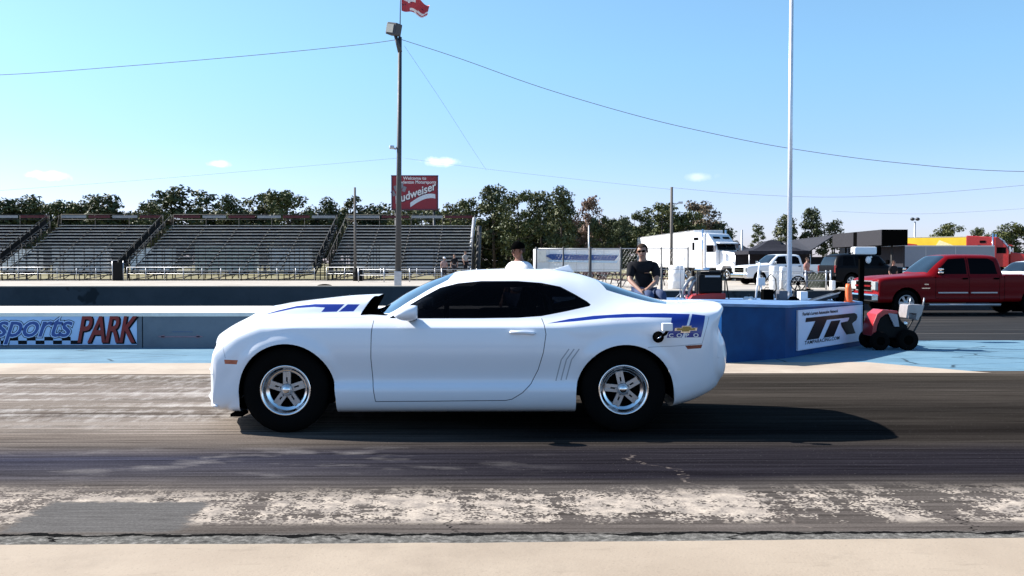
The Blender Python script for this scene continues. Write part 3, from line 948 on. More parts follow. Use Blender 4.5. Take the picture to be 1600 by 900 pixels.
# rear flank stripe
stA = cps([(855, 506), (890, 499), (930, 494), (980, 491), (1040, 490.3), (1081, 491.5), (1066, 527.5), (1042, 528), (1051, 497), (1000, 496), (950, 497.5), (900, 502.5)])
stB = cps([(1084.8, 491.5), (1106, 494), (1097, 527.5), (1070.3, 527.5)])
for s_ in (stA, stB): sk.cut(s_, T_ST, 'xz', lambda c: abs(c.y) > .7)
# hood stripe
hsA = cps([(412, 492), (436, 484.7), (464, 478), (492.5, 475), (539.4, 475), (528, 486.5), (503.8, 487), (509, 480.3), (492, 479.3), (464, 481.2), (436, 487)], 177.)
hsB = cps([(544, 475.2), (562.8, 475.2), (554, 486), (531, 486.4)], 177.)
for s_ in (hsA, hsB): sk.cut(s_, T_HST, 'xz', lambda c: .40 < abs(c.y) < .66 and c.x < .6 and c.z > .93)
# markers
sk.cut(cps([(357, 559.5), (379, 560), (377, 566.5), (358, 566)], 183.), T_MF, 'xz', lambda c: abs(c.y) > .7)
sk.cut(cps([(1069, 539.5), (1097, 538), (1095, 543.8), (1073, 545)], 184.5), T_MR, 'xz', lambda c: abs(c.y) > .7)
# door
dpoly = cps([(583, 501), (580.8, 520), (580, 560), (582.5, 600), (586.5, 627.5), (680, 627), (790, 626), (800, 624), (816, 614), (830, 600), (841, 578), (849, 550), (853, 522), (850.5, 508), (847, 498.5)])
belt = cps([(847, 498.5), (583, 501)], 184)
sk.cut(dpoly, T_DOOR, 'xz', lambda c: abs(c.y) > .83, only=[T_BODY])
sk.line(dpoly, .0065, T_SEAM, lambda c: abs(c.y) > .8)
sk.line(cps([(1012, 542.3), (1055, 541), (1099, 537.6), (1104, 520), (1112, 496)]), .005, T_GILL, lambda c: abs(c.y) > .7)
sk.line(cps([(350, 528), (372, 516), (400, 507), (440, 500), (500, 496.5), (572, 495.5)], 183.5), .006, T_GILL, lambda c: .72 < abs(c.y) < .93 and c.z > .7, only=[T_BODY])
sk.line(cps([(345, 535), (352, 560)]), .005, T_GILL, lambda c: abs(c.y) > .7)
for k in range(3):
    x = 869 + 8 * k
    sk.line(cps([(x, 596 - k), (x + 8, 562), (x + 20, 545)]), .010, T_GILL, lambda c: abs(c.y) > .7, only=[T_BODY])
# grille, intake, lamps on the front; lamps at the back
sk.cut([(-.52, .62), (.52, .62), (.56, .66), (.54, .715), (-.54, .715), (-.56, .66)], T_GRL, 'yz', lambda c: c.x < -.6)
sk.cut([(-.50, .28), (.50, .28), (.56, .42), (-.56, .42)], T_GRL, 'yz', lambda c: c.x < -.6)
for sg in (-1, 1):
    sk.cut([(sg * (.66 + .055 * math.cos(t)), .665 + .045 * math.sin(t)) for t in np.linspace(0, 2 * math.pi, 12, endpoint=False)], T_HL, 'yz', lambda c: c.x < -.6)
    for q in (.38, .62):
        sk.cut([(sg * (q - .10), .80), (sg * (q + .10), .80), (sg * (q + .09), .90), (sg * (q - .09), .90)], T_TL, 'yz', lambda c: c.x > 3.5)
parts = sk.split({T_BODY: ('body', M_paint), T_GL: ('side_window', M_glass, True), T_WS: ('windshield', M_wshield), T_RW: ('rear_window', M_wshield),
    T_ST: ('stripe', M_bstripe, True), T_HST: ('stripe', M_bstripe, True), T_SEAM: ('body', M_seam), T_MF: ('side_marker', M_orlens, True), T_MR: ('side_marker', M_redlens, True),
    T_DOOR: ('door', M_paint, True), T_BLK: ('cowl', M_blk), T_GILL: ('body', M_gill), T_GRL: ('grille', M_blk), T_HL: ('headlight', M_chrome, True), T_TL: ('taillight', M_redlens, True)}, car)
mb = MB(); mb.use(M_paint)
for zl, r_, k in ((.225, .016, 1.0), (.47, .008, .86)):
    pl = [(-.875, 0), (-.82, .25), (-.752, .42), (-.685, .62), (-.645, .765), (-.615, .83), (-.575, .872)]
    ptsl = [(u - .006, -w, zl) for u, w in pl[::-1]] + [(u - .006, w, zl) for u, w in pl[1:]]
    mb.tube(ptsl, [r_ * (.35 if i in (0, len(ptsl) - 1) else 1) for i in range(len(ptsl))], 10)
mb.build('bumper_lip', None, car)
# inner wheel wells
for (cu, cz, r) in (FA, RA):
    for sg in (-1, 1):
        mb = MB(); mb.use(M_blk)
        arc = [(cu - r * math.cos(t) * 1.0, cz + r * math.sin(t)) for t in np.linspace(-.12, math.pi + .12, 30)]
        for i in range(len(arc) - 1):
            a, b = arc[i], arc[i + 1]
            mb.quad([(a[0], sg * .915, a[1]), (b[0], sg * .915, b[1]), (b[0], sg * .50, b[1]), (a[0], sg * .50, a[1])])
        mb.quad([(cu - r, sg * .5, .26), (cu + r, sg * .5, .26), (cu + r, sg * .5, cz + r), (cu - r, sg * .5, cz + r)])
        mb.build('wheel_well', M_blk, car)
# dark cabin: floor, seats, roll bar, wheel
mb = MB(); mb.use(M_blk)
mb.box((1.9, 0, .62), (2.3, 1.5, .5)); mb.build('cabin_floor', None, car)
for sg in (-1, 1):
    mb = MB(); mb.use(mat('seat_fabric', (.02, .02, .022), .9))
    mb.box((1.85, sg * .38, .92), (.5, .5, .14), bev=.04)
    mb.box((2.05, sg * .36, 1.0), (.13, .44, .40), rot=Matrix.Rotation(R(12), 3, 'Y'), bev=.05)
    mb.build('seat', None, car)
mb = MB(); mb.use(mat('cage_tube', (.25, .25, .26), .4))
for sg in (-1, 1):
    mb.tube([(2.3, sg * .6, .85), (2.24, sg * .52, 1.12), (2.15, sg * .42, 1.25), (2.1, 0, 1.27)], .02)
    mb.tube([(2.15, sg * .42, 1.25), (1.6, sg * .46, 1.22), (1.15, sg * .58, 1.0)], .018)
mb.build('roll_cage', None, car)
mb = MB(); mb.use(M_blk)
mb.lathe([(.155, -.014), (.172, 0), (.155, .014), (.14, 0), (.155, -.014)], 28, 'X', (1.33, -.38, 1.0)); mb.box((1.33, -.38, 1.0), (.02, .28, .03))
mb.build('steering_wheel', None, car)

def wheel(u, sg, toe=0., wide=.22, name='wheel'):
    """polished five-spoke drag wheel; face toward sg*y"""
    M = Matrix.Translation((u, sg * .905, .362)) @ Matrix.Rotation(toe, 4, 'Z') @ Matrix.Diagonal((1, -sg, 1, 1))
    # local: +y runs inward from the face
    mb = MB(); mb.use(M_alud)
    mb.lathe([(0, .035), (.042, .035), (.052, .045), (.052, .075)], 24, 'Y', M=M)
    mb.use(M_alu); mb.lathe([(0, .028), (.030, .028), (.034, .036)], 20, 'Y', M=M); mb.use(M_alud)
    for k in range(5):
        t = math.pi / 2 + k * 2 * math.pi / 5 + (.0 if u < 1 else .22)
        Rr = M @ Matrix.Rotation(-t, 4, 'Y')
        for s2 in (-1, 1):
            mb.prism([(.045, s2 * .006), (.045, s2 * .032), (.150, s2 * .032), (.150, s2 * .012), (.11, s2 * .007)][::s2], .058, .085, 'xz', M=Rr)
        mb.prism([(.105, -.027), (.105, .027), (.150, .031), (.150, -.031)], .064, .088, 'xz', M=Rr)
        t2 = t + math.pi / 5
        mb.cyl(M @ Vector((.062 * math.cos(t), .048, .062 * math.sin(t))), M @ Vector((.062 * math.cos(t), .034, .062 * math.sin(t))), .008, seg=6)
    w = mb.build(name, None, car)
    mb = MB(); mb.use(M_tyre)
    mb.lathe([(.205, .016), (.225, -.004), (.285, -.012), (.335, .0), (.358, .020), (.362, .04), (.362, wide - .02), (.35, wide), (.22, wide)], 64, 'Y', M=M)
    mb.build('tyre', None, w)
    mb = MB(); mb.use(M_alu)
    mb.lathe([(.213, .02), (.216, .002), (.208, -.006), (.198, .0), (.188, .014), (.178, .050), (.170, .056), (.160, .062), (.150, .066), (.146, .074), (.146, .10)], 64, 'Y', M=M)
    mb.build('rim', None, w)
    mb = MB(); mb.use(M_blk); mb.lathe([(0, .099), (.15, .099)], 32, 'Y', M=M); mb.build('brake_disc', None, w)
for sg in (-1, 1):
    wheel(0, sg, 0, .20); wheel(2.852, sg, 0, .26)
# mirror
mp = cp(634, 490, 189)
for sg in (-1, 1):
    mb = MB(); mb.use(M_paint)
    r_ = bmesh.ops.create_uvsphere(mb.bm, u_segments=24, v_segments=16, radius=1)
    for v in r_['verts']:
        x, y, z = v.co
        k = abs(x) ** .8 * (1 if x > 0 else -1)
        v.co = Vector((mp[0] + .105 * (x if x < 0 else min(x * 1.3, .86)) + .0, sg * (.985 + .075 * y), mp[1] - .002 + .062 * z * (1 + .25 * x) + .014 * x))
        for f in v.link_faces: f.smooth = True
    mb.use(M_blk); mb.box((mp[0] + .03, sg * .90, mp[1] - .045), (.09, .12, .03))
    mb.build('wing_mirror', None, car)
# door handle
for sg in (-1, 1):
    hp = cp(816, 521, 187)
    mb = MB(); mb.use(M_paint)
    mb.tube([(hp[0] - .105, sg * .935, hp[1] + .008), (hp[0] - .09, sg * .962, hp[1] + .010), (hp[0], sg * .972, hp[1] + .008), (hp[0] + .09, sg * .964, hp[1] - .002), (hp[0] + .11, sg * .94, hp[1] - .004)], [.010, .014, .016, .014, .009], 10)
    mb.use(M_gill); mb.ball((hp[0] + .0, sg * .929, hp[1] - .012), (.085, .012, .026))
    dd = [d for d in parts['door'] if (d.data.vertices[0].co.y < 0) == (sg < 0)][0]
    mb.build('door_handle', None, dd)
# antenna fin, tow tab, exhaust, splitter
mb = MB(); mb.use(M_paint)
mb.prism([(2.30, 1.372), (2.44, 1.415), (2.455, 1.415), (2.50, 1.345)], -.022, .022); mb.build('antenna_fin', None, car, bevel=.006)
mb = MB(); mb.use(M_blk); mb.box((-.50, 0, .165), (.2, 1.0, .03), bev=.008); mb.box((-.42, -.78, .15), (.10, .2, .025)); mb.build('splitter', None, car)
# gold cross badge and letters on the flank
def near_w(u, z):
    best = None
    for p in parts['stripe']:
        for v in p.data.vertices:
            if v.co.y < 0:
                d = (v.co.x - u) ** 2 + (v.co.z - z) ** 2
                if best is None or d < best[0]: best = (d, v.co.y)
    return best[1]
bx, bz = cp(1072.5, 514.5)
yb = near_w(bx, bz)
ang = math.atan2(near_w(*cp(1098, 510)) - near_w(*cp(1050, 510)), (1098 - 1050) / 186.)
BM = Matrix.Translation((bx, yb - .004, bz)) @ Matrix.Rotation(ang, 4, 'Z')
def bow(sx, sz, m, t0, name, par):
    mb = MB(); mb.use(m)
    sh = .018
    pl = [(-1, .42), (-.42, .42), (-.38, 1), (.48, 1), (.44, .42), (1, .42), (.94, -.42), (.36, -.42), (.32, -1), (-.50, -1), (-.46, -.42), (-1.04, -.42)]
    mb.prism([(a * sx, b * sz) for a, b in pl], -t0, 0, M=BM)
    return mb.build(name, None, par)
bd = bow(.098, .029, M_chrome, .006, 'badge', car)
bow(.080, .020, mat('badge_gold', (.50, .33, .08), .4, .3, var=.1, scale=30), .010, 'badge_inlay', bd)
lt = []
for ch, px in zip('COPO', (1044.5, 1057, 1071.5, 1084)):
    lt.append(text_obj('x', ch, .044, M_white, None, Matrix.Translation((cp(px, 527)[0], yb - .006 + (cp(px, 527)[0] - bx) * math.tan(ang), cp(px, 526.9)[1])) @ Matrix.Rotation(ang, 4, 'Z') @ UPR, 0, .001, .001, 1.35))
o = joinmesh(lt, 'lettering'); o.parent = car
# small round badge on the tail corner
# camera on a suction mount (its own thing)
cu_, cz_ = cp(1034, 520)
wy = near_w(*cp(1046, 520))
cm = empty('action_camera', (CX + cu_, CY + wy, cz_))
tag(cm, 'small white box camera on black suction mount stuck to the rear fender', 'camera')
mb = MB(); mb.use(M_white); mb.box((.03, -.09, .055), (.085, .06, .065), bev=.008); mb.build('camera_box', None, cm)
mb = MB(); mb.use(M_blk); mb.cyl((-.03, .006, -.035), (-.03, -.05, -.035), .052, .035, 24); mb.cyl((-.03, -.05, -.035), (-.03, -.075, -.035), .03, .026, 16)
mb.build('suction_cup', None, cm)
mb = MB(); mb.use(M_blk); mb.tube([(-.03, -.07, -.035), (.02, -.085, .0), (.035, -.09, .03)], .013); mb.build('arm', None, cm)
mb = MB(); mb.use(M_chrome); mb.tube([(-.05, -.08, -.045), (-.01, -.08, -.02)], .006); mb.build('lever', None, cm)
# ================================================================ GRANDSTANDS
M_plank = mat('weathered_aluminium_plank', (.69, .665, .63), .5, .2, var=.3, scale=1.5)
M_steel = mat('dark_steel_frame', (.045, .042, .04), .7, .3, var=.3)
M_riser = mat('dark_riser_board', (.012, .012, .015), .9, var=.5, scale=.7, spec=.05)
M_shadecloth = mat('dark_netting', (.02, .02, .02), .9, var=.2)
M_flagred = mat('bunting_red', (.11, .012, .018), .7, var=.15, scale=3)
M_flagwhite = mat('bunting_white', (.36, .37, .38), .7, var=.1, scale=3)
M_pole = mat('grey_wood_pole', (.16, .145, .13), .85, var=.25, scale=3)
M_galv = mat('galvanised_steel', (.42, .43, .45), .42, .7, var=.15, scale=4)
M_darkpole = mat('dark_grey_pole', (.07, .075, .085), .6, .3, var=.15)
SY = 76.0; DEP = 10.0; NR = 15
def stand(x0, x1, label, start):
    o = empty('grandstand', ((x0 + x1) / 2, SY + DEP / 2, 0))
    tag(o, label, 'bleachers', 'grandstand sections behind the far lane')
    cx = (x0 + x1) / 2; L = x1 - x0
    rs = random.Random(int(x0 * 7) + 3)
    for i in range(NR):
        y = -DEP / 2 + i * DEP / (NR - 1); z = .75 + i * (4.75 - .75) / (NR - 1)
        mb = MB(); mb.use(M_plank)
        nseg = max(2, int(L / 4.6)); sl = L / nseg
        for k in range(nseg):
            a = -L / 2 + k * sl
            mb.box((a + sl / 2, y, z + rs.uniform(-.008, .008)), (sl - .03, .26, .045))
            mb.box((a + sl / 2, y + .36, z - .20), (sl - .03, .28, .04))
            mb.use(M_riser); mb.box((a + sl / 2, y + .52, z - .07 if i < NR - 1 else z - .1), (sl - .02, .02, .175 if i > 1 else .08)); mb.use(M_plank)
        mb.build('bench', None, o)
    mb = MB(); mb.use(M_steel)
    n = max(2, int(L / 2.6))
    for k in range(n + 1):
        x = -L / 2 + k * L / n
        mb.cyl((x, -DEP / 2, .55), (x, DEP / 2, 4.6), .05, seg=5)
        for j, t in enumerate((0, .2, .4, .6, .8, 1)):
            mb.cyl((x, -DEP / 2 + t * DEP, 0), (x, -DEP / 2 + t * DEP, .6 + t * 4.0), .045, seg=5)
            if k < n and j % 2 == 0:
                x2 = x + L / n
                mb.cyl((x, -DEP / 2 + t * DEP, .05), (x2, -DEP / 2 + t * DEP, .55 + t * 4.0), .03, seg=4)
        if k < n:
            mb.cyl((x, -DEP / 2 + .2, .05), (x + L / n, -DEP / 2 + .2, .60), .035, seg=4)
    mb.box((0, -DEP / 2, .08), (L, .06, .08))
    mb.build('frame', None, o)
    # front guard rail
    mb = MB(); mb.use(M_galv)
    for k in range(n * 2 + 1):
        x = -L / 2 + k * L / (n * 2); mb.cyl((x, -DEP / 2 - .5, 0), (x, -DEP / 2 - .5, 1.05), .022, seg=5)
    for z in (1.05, .55): mb.cyl((-L / 2, -DEP / 2 - .5, z), (L / 2, -DEP / 2 - .5, z), .022, seg=5)
    mb.build('guard_rail', None, o)
    # rail along the back with red and white bunting
    mb = MB(); mb.use(M_steel)
    for k in range(n + 1):
        x = -L / 2 + k * L / n; mb.cyl((x, DEP / 2 + .35, 3.5), (x, DEP / 2 + .35, 5.75), .03, seg=5)
    for z in (5.75, 5.3): mb.cyl((-L / 2, DEP / 2 + .35, z), (L / 2, DEP / 2 + .35, z), .025, seg=5)
    mb.build('back_rail', None, o)
    nb = max(2, int(round(L / 2.6)))
    for k in range(nb):
        mb = MB(); mb.use(M_flagred if (k + start) % 2 == 0 else M_flagwhite)
        mb.box((-L / 2 + (k + .5) * L / nb, DEP / 2 + .30, 5.55), (L / nb - (.35 if k % 2 else .05), .02, .24)); mb.build('bunting', None, o)
    # dark sloped side rail with netting at the left end
    for q in (-1, 1):
        mb = MB(); mb.use(M_steel)
        x = q * (L / 2 + .05)
        mb.cyl((x, -DEP / 2, 1.7), (x, DEP / 2, 5.7), .035, seg=5)
        for j in range(7):
            t = j / 6; mb.cyl((x, -DEP / 2 + t * DEP, .7 + t * 4), (x, -DEP / 2 + t * DEP, 1.7 + t * 4), .03, seg=5)
        mb.build('side_rail', None, o)
    return o
stand(-64, XP(-18, SY), 'grandstand section cut off by the left edge of the photo', 0)
stand(XP(3, SY), XP(184, SY), 'grandstand section between the leftmost section and the first black stairway', 1)
stand(XP(202, SY), XP(493, SY), 'widest grandstand section of plank benches in the middle of the stands', 0)
stand(XP(512, SY), XP(736, SY), 'grandstand section at the right end behind the tall light pole', 1)
for i, px in enumerate((-8, 193, 502)):
    x = XP(px, SY)
    o = empty('stairway', (x, SY + 5, 0))
    tag(o, ['steep dark stairway at the left end of the second grandstand', 'steep dark stairway left of the widest grandstand', 'steep dark stairway right of the widest grandstand'][i], 'stairs', 'stairways between grandstand sections')
    mb = MB(); mb.use(M_shadecloth)
    for q in (-.62,):
        mb.prism([(-5, .55), (5, 4.7), (5, 5.4), (-5, 1.35)], q - .012, q + .012, 'yz')
    mb.build('side_netting', None, o)
    mb = MB(); mb.use(M_steel)
    for k in range(22):
        t = k / 21; mb.box((0, -5 + t * 10, .2 + t * 4.2), (1.2, .32, .04))
    mb.build('tread', None, o); 
for o in bpy.data.objects:
    if o.name.startswith('tread'): o.name = 'steps'
# gate panel at the first stairway, dark
def frame_gate(px, Y, w, h, label):
    x = XP(px, Y); o = empty('dark_gate', (x, Y, 0)); tag(o, label, 'gate')
    mb = MB(); mb.use(M_shadecloth); mb.box((0, 0, h / 2), (w - .06, .04, h)); mb.build('panel', None, o)
    mb = MB(); mb.use(M_galv)
    for q in (-1, 1): mb.cyl((q * w / 2, 0, 0), (q * w / 2, 0, h + .1), .035, seg=6)
    mb.build('post', None, o)
frame_gate(184, 75.2, .85, 1.45, 'dark mesh gate panel at the foot of the stairway left of the widest grandstand')
# back light post at the right end of the stands
x = XP(741, 86); o = empty('support_post', (x, 84, 0)); tag(o, 'thick pale steel post at the right end of the grandstands', 'post')
mb = MB(); mb.use(M_galv); mb.cyl((-.3, -6, 0), (.0, 2, 5.4), .16, seg=8); mb.build('shaft', None, o)
mb = MB(); mb.use(M_steel); mb.cyl((.45, -5, 0), (.45, 2, 4.6), .22, seg=8); mb.build('brace', None, o)

# ================================================================ POLES, LIGHTS, FLAG, CABLES
LY = 58.0
lp = P(622, 447, LY); lx = lp.x
o = empty('light_pole', (lx, LY, 0)); tag(o, 'tall dark floodlight pole in front of the right grandstand section', 'light pole')
ptop = P(625, 58, LY)
mb = MB(); mb.use(M_darkpole); mb.cyl((0, 0, 0), (ptop.x - lx, 0, ptop.z), .19, .11, seg=14); mb.build('pole', None, o)
mb = MB(); mb.use(M_galv); mb.box((0, -.1, .45), (.42, .35, .9), bev=.04); mb.build('base_box', None, o)
pf = P(614, 47, LY)
mb = MB(); mb.use(M_darkpole)
rot = Matrix.Rotation(R(-28), 3, 'Z') @ Matrix.Rotation(R(12), 3, 'Y')
mb.box((pf.x - lx + .08, -.2, pf.z), (.72, .62, .72), rot=rot, bev=.06); fl = mb.build('floodlight', None, o)
mb = MB(); mb.use(mat('flood_lens', (.62, .60, .52), .2, var=.05)); mb.box(Vector((pf.x - lx + .08, -.2, pf.z)) + rot @ Vector((-.37, -.0, 0)), (.04, .48, .56), rot=rot)
mb.box(Vector((pf.x - lx + .08, -.2, pf.z)) + rot @ Vector((-.08, -.32, 0)), (.50, .03, .50), rot=rot); mb.build('lens', None, fl)
mb = MB(); mb.use(M_darkpole); mb.cyl((pf.x - lx + .15, -.1, pf.z - .3), (ptop.x - lx, 0, ptop.z - .9), .10, .14); mb.build('bracket', None, o)
ps = P(613, 231, LY)
mb = MB(); mb.use(M_galv); mb.tube([(ps.x - lx, -.1, ps.z), (ps.x - lx + .2, -.1, ps.z - .08), (-.02, 0, ps.z + .05)], .06); mb.box((ps.x - lx - .02, -.15, ps.z + .02), (.28, .3, .2), rz=.3, bev=.05); mb.build('small_spotlight', None, o)
mb = MB(); mb.use(M_darkpole); t_ = P(626, -40, LY); mb.cyl((ptop.x - lx, 0, ptop.z), (t_.x - lx, 0, t_.z), .035, .02, seg=8); mb.build('staff', None, o)
# flag
bm = bmesh.new(); NXf, NZf = 26, 14
A = P(627, -14, LY); gridv = []
for i in range(NXf):
    u = i / (NXf - 1); rowv = []
    for j in range(NZf):
        v = j / (NZf - 1)
        x = lx + (A.x - lx) + u * 1.72 - v * .15 * u
        z = A.z - v * (1.12 - .35 * u) - u * .80 - .10 * math.sin(u * 9 + v) * (.3 + u)
        y = LY + .22 * math.sin(u * 10 + v * 1.5) * u + .1 * v
        rowv.append(bm.verts.new((x - lx, y - LY, z - 16)))
    gridv.append(rowv)
for i in range(NXf - 1):
    for j in range(NZf - 1):
        f = bm.faces.new((gridv[i][j], gridv[i + 1][j], gridv[i + 1][j + 1], gridv[i][j + 1])); f.smooth = True
        u, v = i / NXf, j / NZf
        w_ = (v < .26 + .1 * math.sin(u * 6) and u < .5 and v > .08) or (.80 < v + .28 * u < .93 and u > .3) or (.90 < v + .1 * u < .98 and .2 < u)
        d_ = .60 < v + .30 * math.sin(u * 3) < .62 or (v + .25 * u > 1.12)
        f.material_index = 1 if w_ else (2 if d_ else 0)
me = bpy.data.meshes.new('flag'); bm.to_mesh(me); bm.free()
for m in (mat('flag_red', (.62, .05, .07), .7, var=.1), mat('flag_white', (.75, .70, .70), .7, var=.05), mat('flag_dark', (.10, .02, .05), .7)): me.materials.append(m)
fo = bpy.data.objects.new('flag', me); COL.objects.link(fo); fo.location = (lx, LY, 16)
tag(fo, 'red and white flag flying on top of the tall floodlight pole', 'flag')
# silver flagpole on the blue block
x = XP(1233.5, 16.8)
o = empty('flagpole', (x, 16.8, .8)); tag(o, 'tall thin silver flagpole standing on the blue barrier block', 'flagpole')
mb = MB(); mb.use(mat('bright_silver_pole', (.72, .73, .75), .35, .4, var=.05)); mb.cyl((0, 0, 0), (.0, 0, 6.2), .044, .034, seg=16); mb.build('pole', None, o)
mb = MB(); mb.use(M_galv); mb.cyl((0, 0, 0), (0, 0, .10), .08, .05, seg=16); mb.build('base_plate', None, o)
# wooden utility poles
def upole(px, ytop, ybase, Y, r, label, arm=False, m=None):
    b = XP(px, Y); z = ZP(ytop, Y)
    o = empty('utility_pole', (b, Y, 0)); tag(o, label, 'utility pole')
    mb = MB(); mb.use(m or M_pole); mb.cyl((0, 0, 0), (0, 0, z), r, r * .75, seg=10); mb.build('pole', None, o)
    if arm:
        mb = MB(); mb.use(M_galv); mb.tube([(0, 0, z - 1.2), (.35, -.1, z - 1.25), (.55, -.2, z - 1.15)], .05); mb.box((.62, -.2, z - 1.16), (.3, .2, .16)); mb.build('lamp_arm', None, o)
    return o
upole(555, 293, 0, 75, .11, 'slim wooden utility pole rising in front of the stands beside the black barrel')
upole(1049, 292, 0, 70, .13, 'wooden utility pole with a small lamp in front of the white semi trailer', True)
upole(1159, 359, 0, 78, .09, 'short pale pole right of the white semi truck cab', m=M_galv)
upole(920, 352, 0, 96, .09, 'thin grey pole standing before the dense trees', m=M_galv)
# stadium light mast far right
Y = 120; x = XP(1429, Y); o = empty('light_mast', (x, Y, 0)); tag(o, 'distant light mast with two lamp heads above the yellow trailer', 'light mast')
mb = MB(); mb.use(M_galv); mb.cyl((0, 0, 0), (0, 0, ZP(346, Y)), .14, .1, seg=8); mb.build('pole', None, o)
for q in (-1, 1):
    mb = MB(); mb.use(M_darkpole); mb.ball((q * .32, 0, ZP(342, Y)), (.28, .28, .22), 10); mb.build('lamp_head', None, o)
def cable(pts, r, label):
    # smooth curve through sample points in space
    P_ = [Vector(p) for p in pts]; out = []
    n = len(P_)
    for i in range(n - 1):
        p0 = P_[max(i - 1, 0)]; p1 = P_[i]; p2 = P_[i + 1]; p3 = P_[min(i + 2, n - 1)]
        for k in range(8):
            t = k / 8
            out.append(.5 * ((2 * p1) + (p2 - p0) * t + (2 * p0 - 5 * p1 + 4 * p2 - p3) * t * t + (3 * p1 - p0 - 3 * p2 + p3) * t ** 3))
    out.append(P_[-1]); mid = sum((p for p in P_), Vector()) / n
    mb = MB(); mb.use(mat('cable', (.22, .19, .24), .7, var=0)); mb.tube([p - mid for p in out], r, 5)
    o = mb.build('overhead_cable', None, None, loc=mid); tag(o, label, 'cable'); return o
def cpts(l, Y0, Y1): 
    n = len(l); return [P(a, b, Y0 + (Y1 - Y0) * i / (n - 1)) for i, (a, b) in enumerate(l)]
cable(cpts([(-260, 124), (0, 117), (200, 103), (400, 86), (560, 70), (620, 62)], 58, 58), .018, 'overhead cable running left from the top of the floodlight pole')
cable(cpts([(628, 62), (720, 92), (850, 138), (1000, 182), (1120, 210), (1235, 232), (1400, 254), (1600, 268), (1900, 262)], 58, 58), .018, 'overhead cable sagging right from the top of the floodlight pole')
cable(cpts([(632, 72), (690, 158), (735, 228), (760, 266)], 58, 95), .009, 'thin guy wire slanting down behind the floodlight pole')
cable(cpts([(-60, 302), (200, 283), (450, 262), (622, 247)], 80, 80), .008, 'faint wire above the grandstands left of the floodlight pole')
cable(cpts([(630, 247), (760, 264), (900, 280), (1049, 296)], 80, 70), .008, 'faint wire between the floodlight pole and the wooden pole')
cable(cpts([(1049, 293), (1160, 303), (1300, 308), (1450, 302), (1660, 284)], 70, 60), .010, 'faint wire running right from the wooden pole with a lamp')
cable(cpts([(1300, 330), (1450, 334), (1660, 322)], 130, 130), .012, 'lowest faint wire above the distant trailers at right')

# ================================================================ BILLBOARD
Y = 98; xa = XP(613, Y); xb = XP(684, Y); za = ZP(328, Y); zb_ = ZP(275, Y); cx = (xa + xb) / 2
o = empty('billboard', (cx, Y, 0)); tag(o, 'red billboard with white lettering on two legs above the grandstand', 'billboard')
w = xb - xa; h = zb_ - za
M_bbred = mat('billboard_red', (.40, .025, .045), .5, var=.12, scale=.6)
mb = MB(); mb.use(M_bbred); mb.box((0, 0, (za + zb_) / 2), (w, .3, h)); pn = mb.build('sign_panel', None, o)
mb = MB(); mb.use(mat('billboard_edge', (.12, .04, .07), .6))
for (c_, d_) in (((0, -.05, za), (w + .16, .35, .10)), ((0, -.05, zb_), (w + .16, .35, .10)), ((-w / 2, -.05, (za + zb_) / 2), (.12, .35, h)), ((w / 2, -.05, (za + zb_) / 2), (.12, .35, h))): mb.box(c_, d_)
mb.build('frame', None, o)
for q in (-.42, .42):
    mb = MB(); mb.use(M_darkpole); mb.cyl((q * w, .1, 0), (q * w, .1, za), .12, seg=8); mb.build('leg', None, o)
M_sw = mat('sign_white', (.78, .75, .75), .6, var=0)
def bt(body, fx, fz, size, rot=0, shear=0, off=0, sx=1, m=None, dy=0):
    return text_obj('x', body, size, m or M_sw, None, Matrix.Translation((fx * w, -.155 - dy, za + fz * h)) @ UPR @ Matrix.Rotation(R(rot), 4, 'Z'), shear, off, .01, sx, 1, 'CENTER')
L = [bt('Welcome to', .0, .885, .46, off=.008), bt('Bradenton Motorsports', .04, .77, .46, off=.008, sx=.90),
     bt('Budweiser', .03, .37, 1.12, 20, .35, .045, .93, mat('sign_dark', (.10, .02, .05), .6, var=0)), bt('Budweiser', .02, .385, 1.12, 20, .35, .02, .93, None, .03)]
o2 = joinmesh(L, 'lettering'); o2.parent = pn
mb = MB(); mb.use(mat('ribbon_white', (.66, .68, .74), .6, var=.05))
pts_t = []; pts_b = []
for i in range(13):
    t = i / 12; x_ = (-.10 + .55 * t) * w; z_ = za + (.12 + .27 * math.sin(t * 1.9)) * h
    pts_t.append((x_, z_ + .085 * h)); pts_b.append((x_ + .02, z_ - .045 * h))
for i in range(12):
    mb.quad([(pts_b[i][0], -.175, pts_b[i][1]), (pts_b[i + 1][0], -.175, pts_b[i + 1][1]), (pts_t[i + 1][0], -.175, pts_t[i + 1][1]), (pts_t[i][0], -.175, pts_t[i][1])])
mb.build('ribbon', None, pn); mb = MB(); mb.use(mat('ribbon_grey', (.35, .33, .38), .6))
for i in range(5):
    t = i / 4; x_ = (-.47 + .24 * t) * w; z_ = za + (.48 + .25 * math.sin(t * 2.6)) * h
    mb.box((x_, -.165, z_), (.075 * w, .01, .16 * h), rot=Matrix.Rotation(R(-30 + 50 * t), 3, 'Y'))
mb.build('scroll_mark', None, pn)

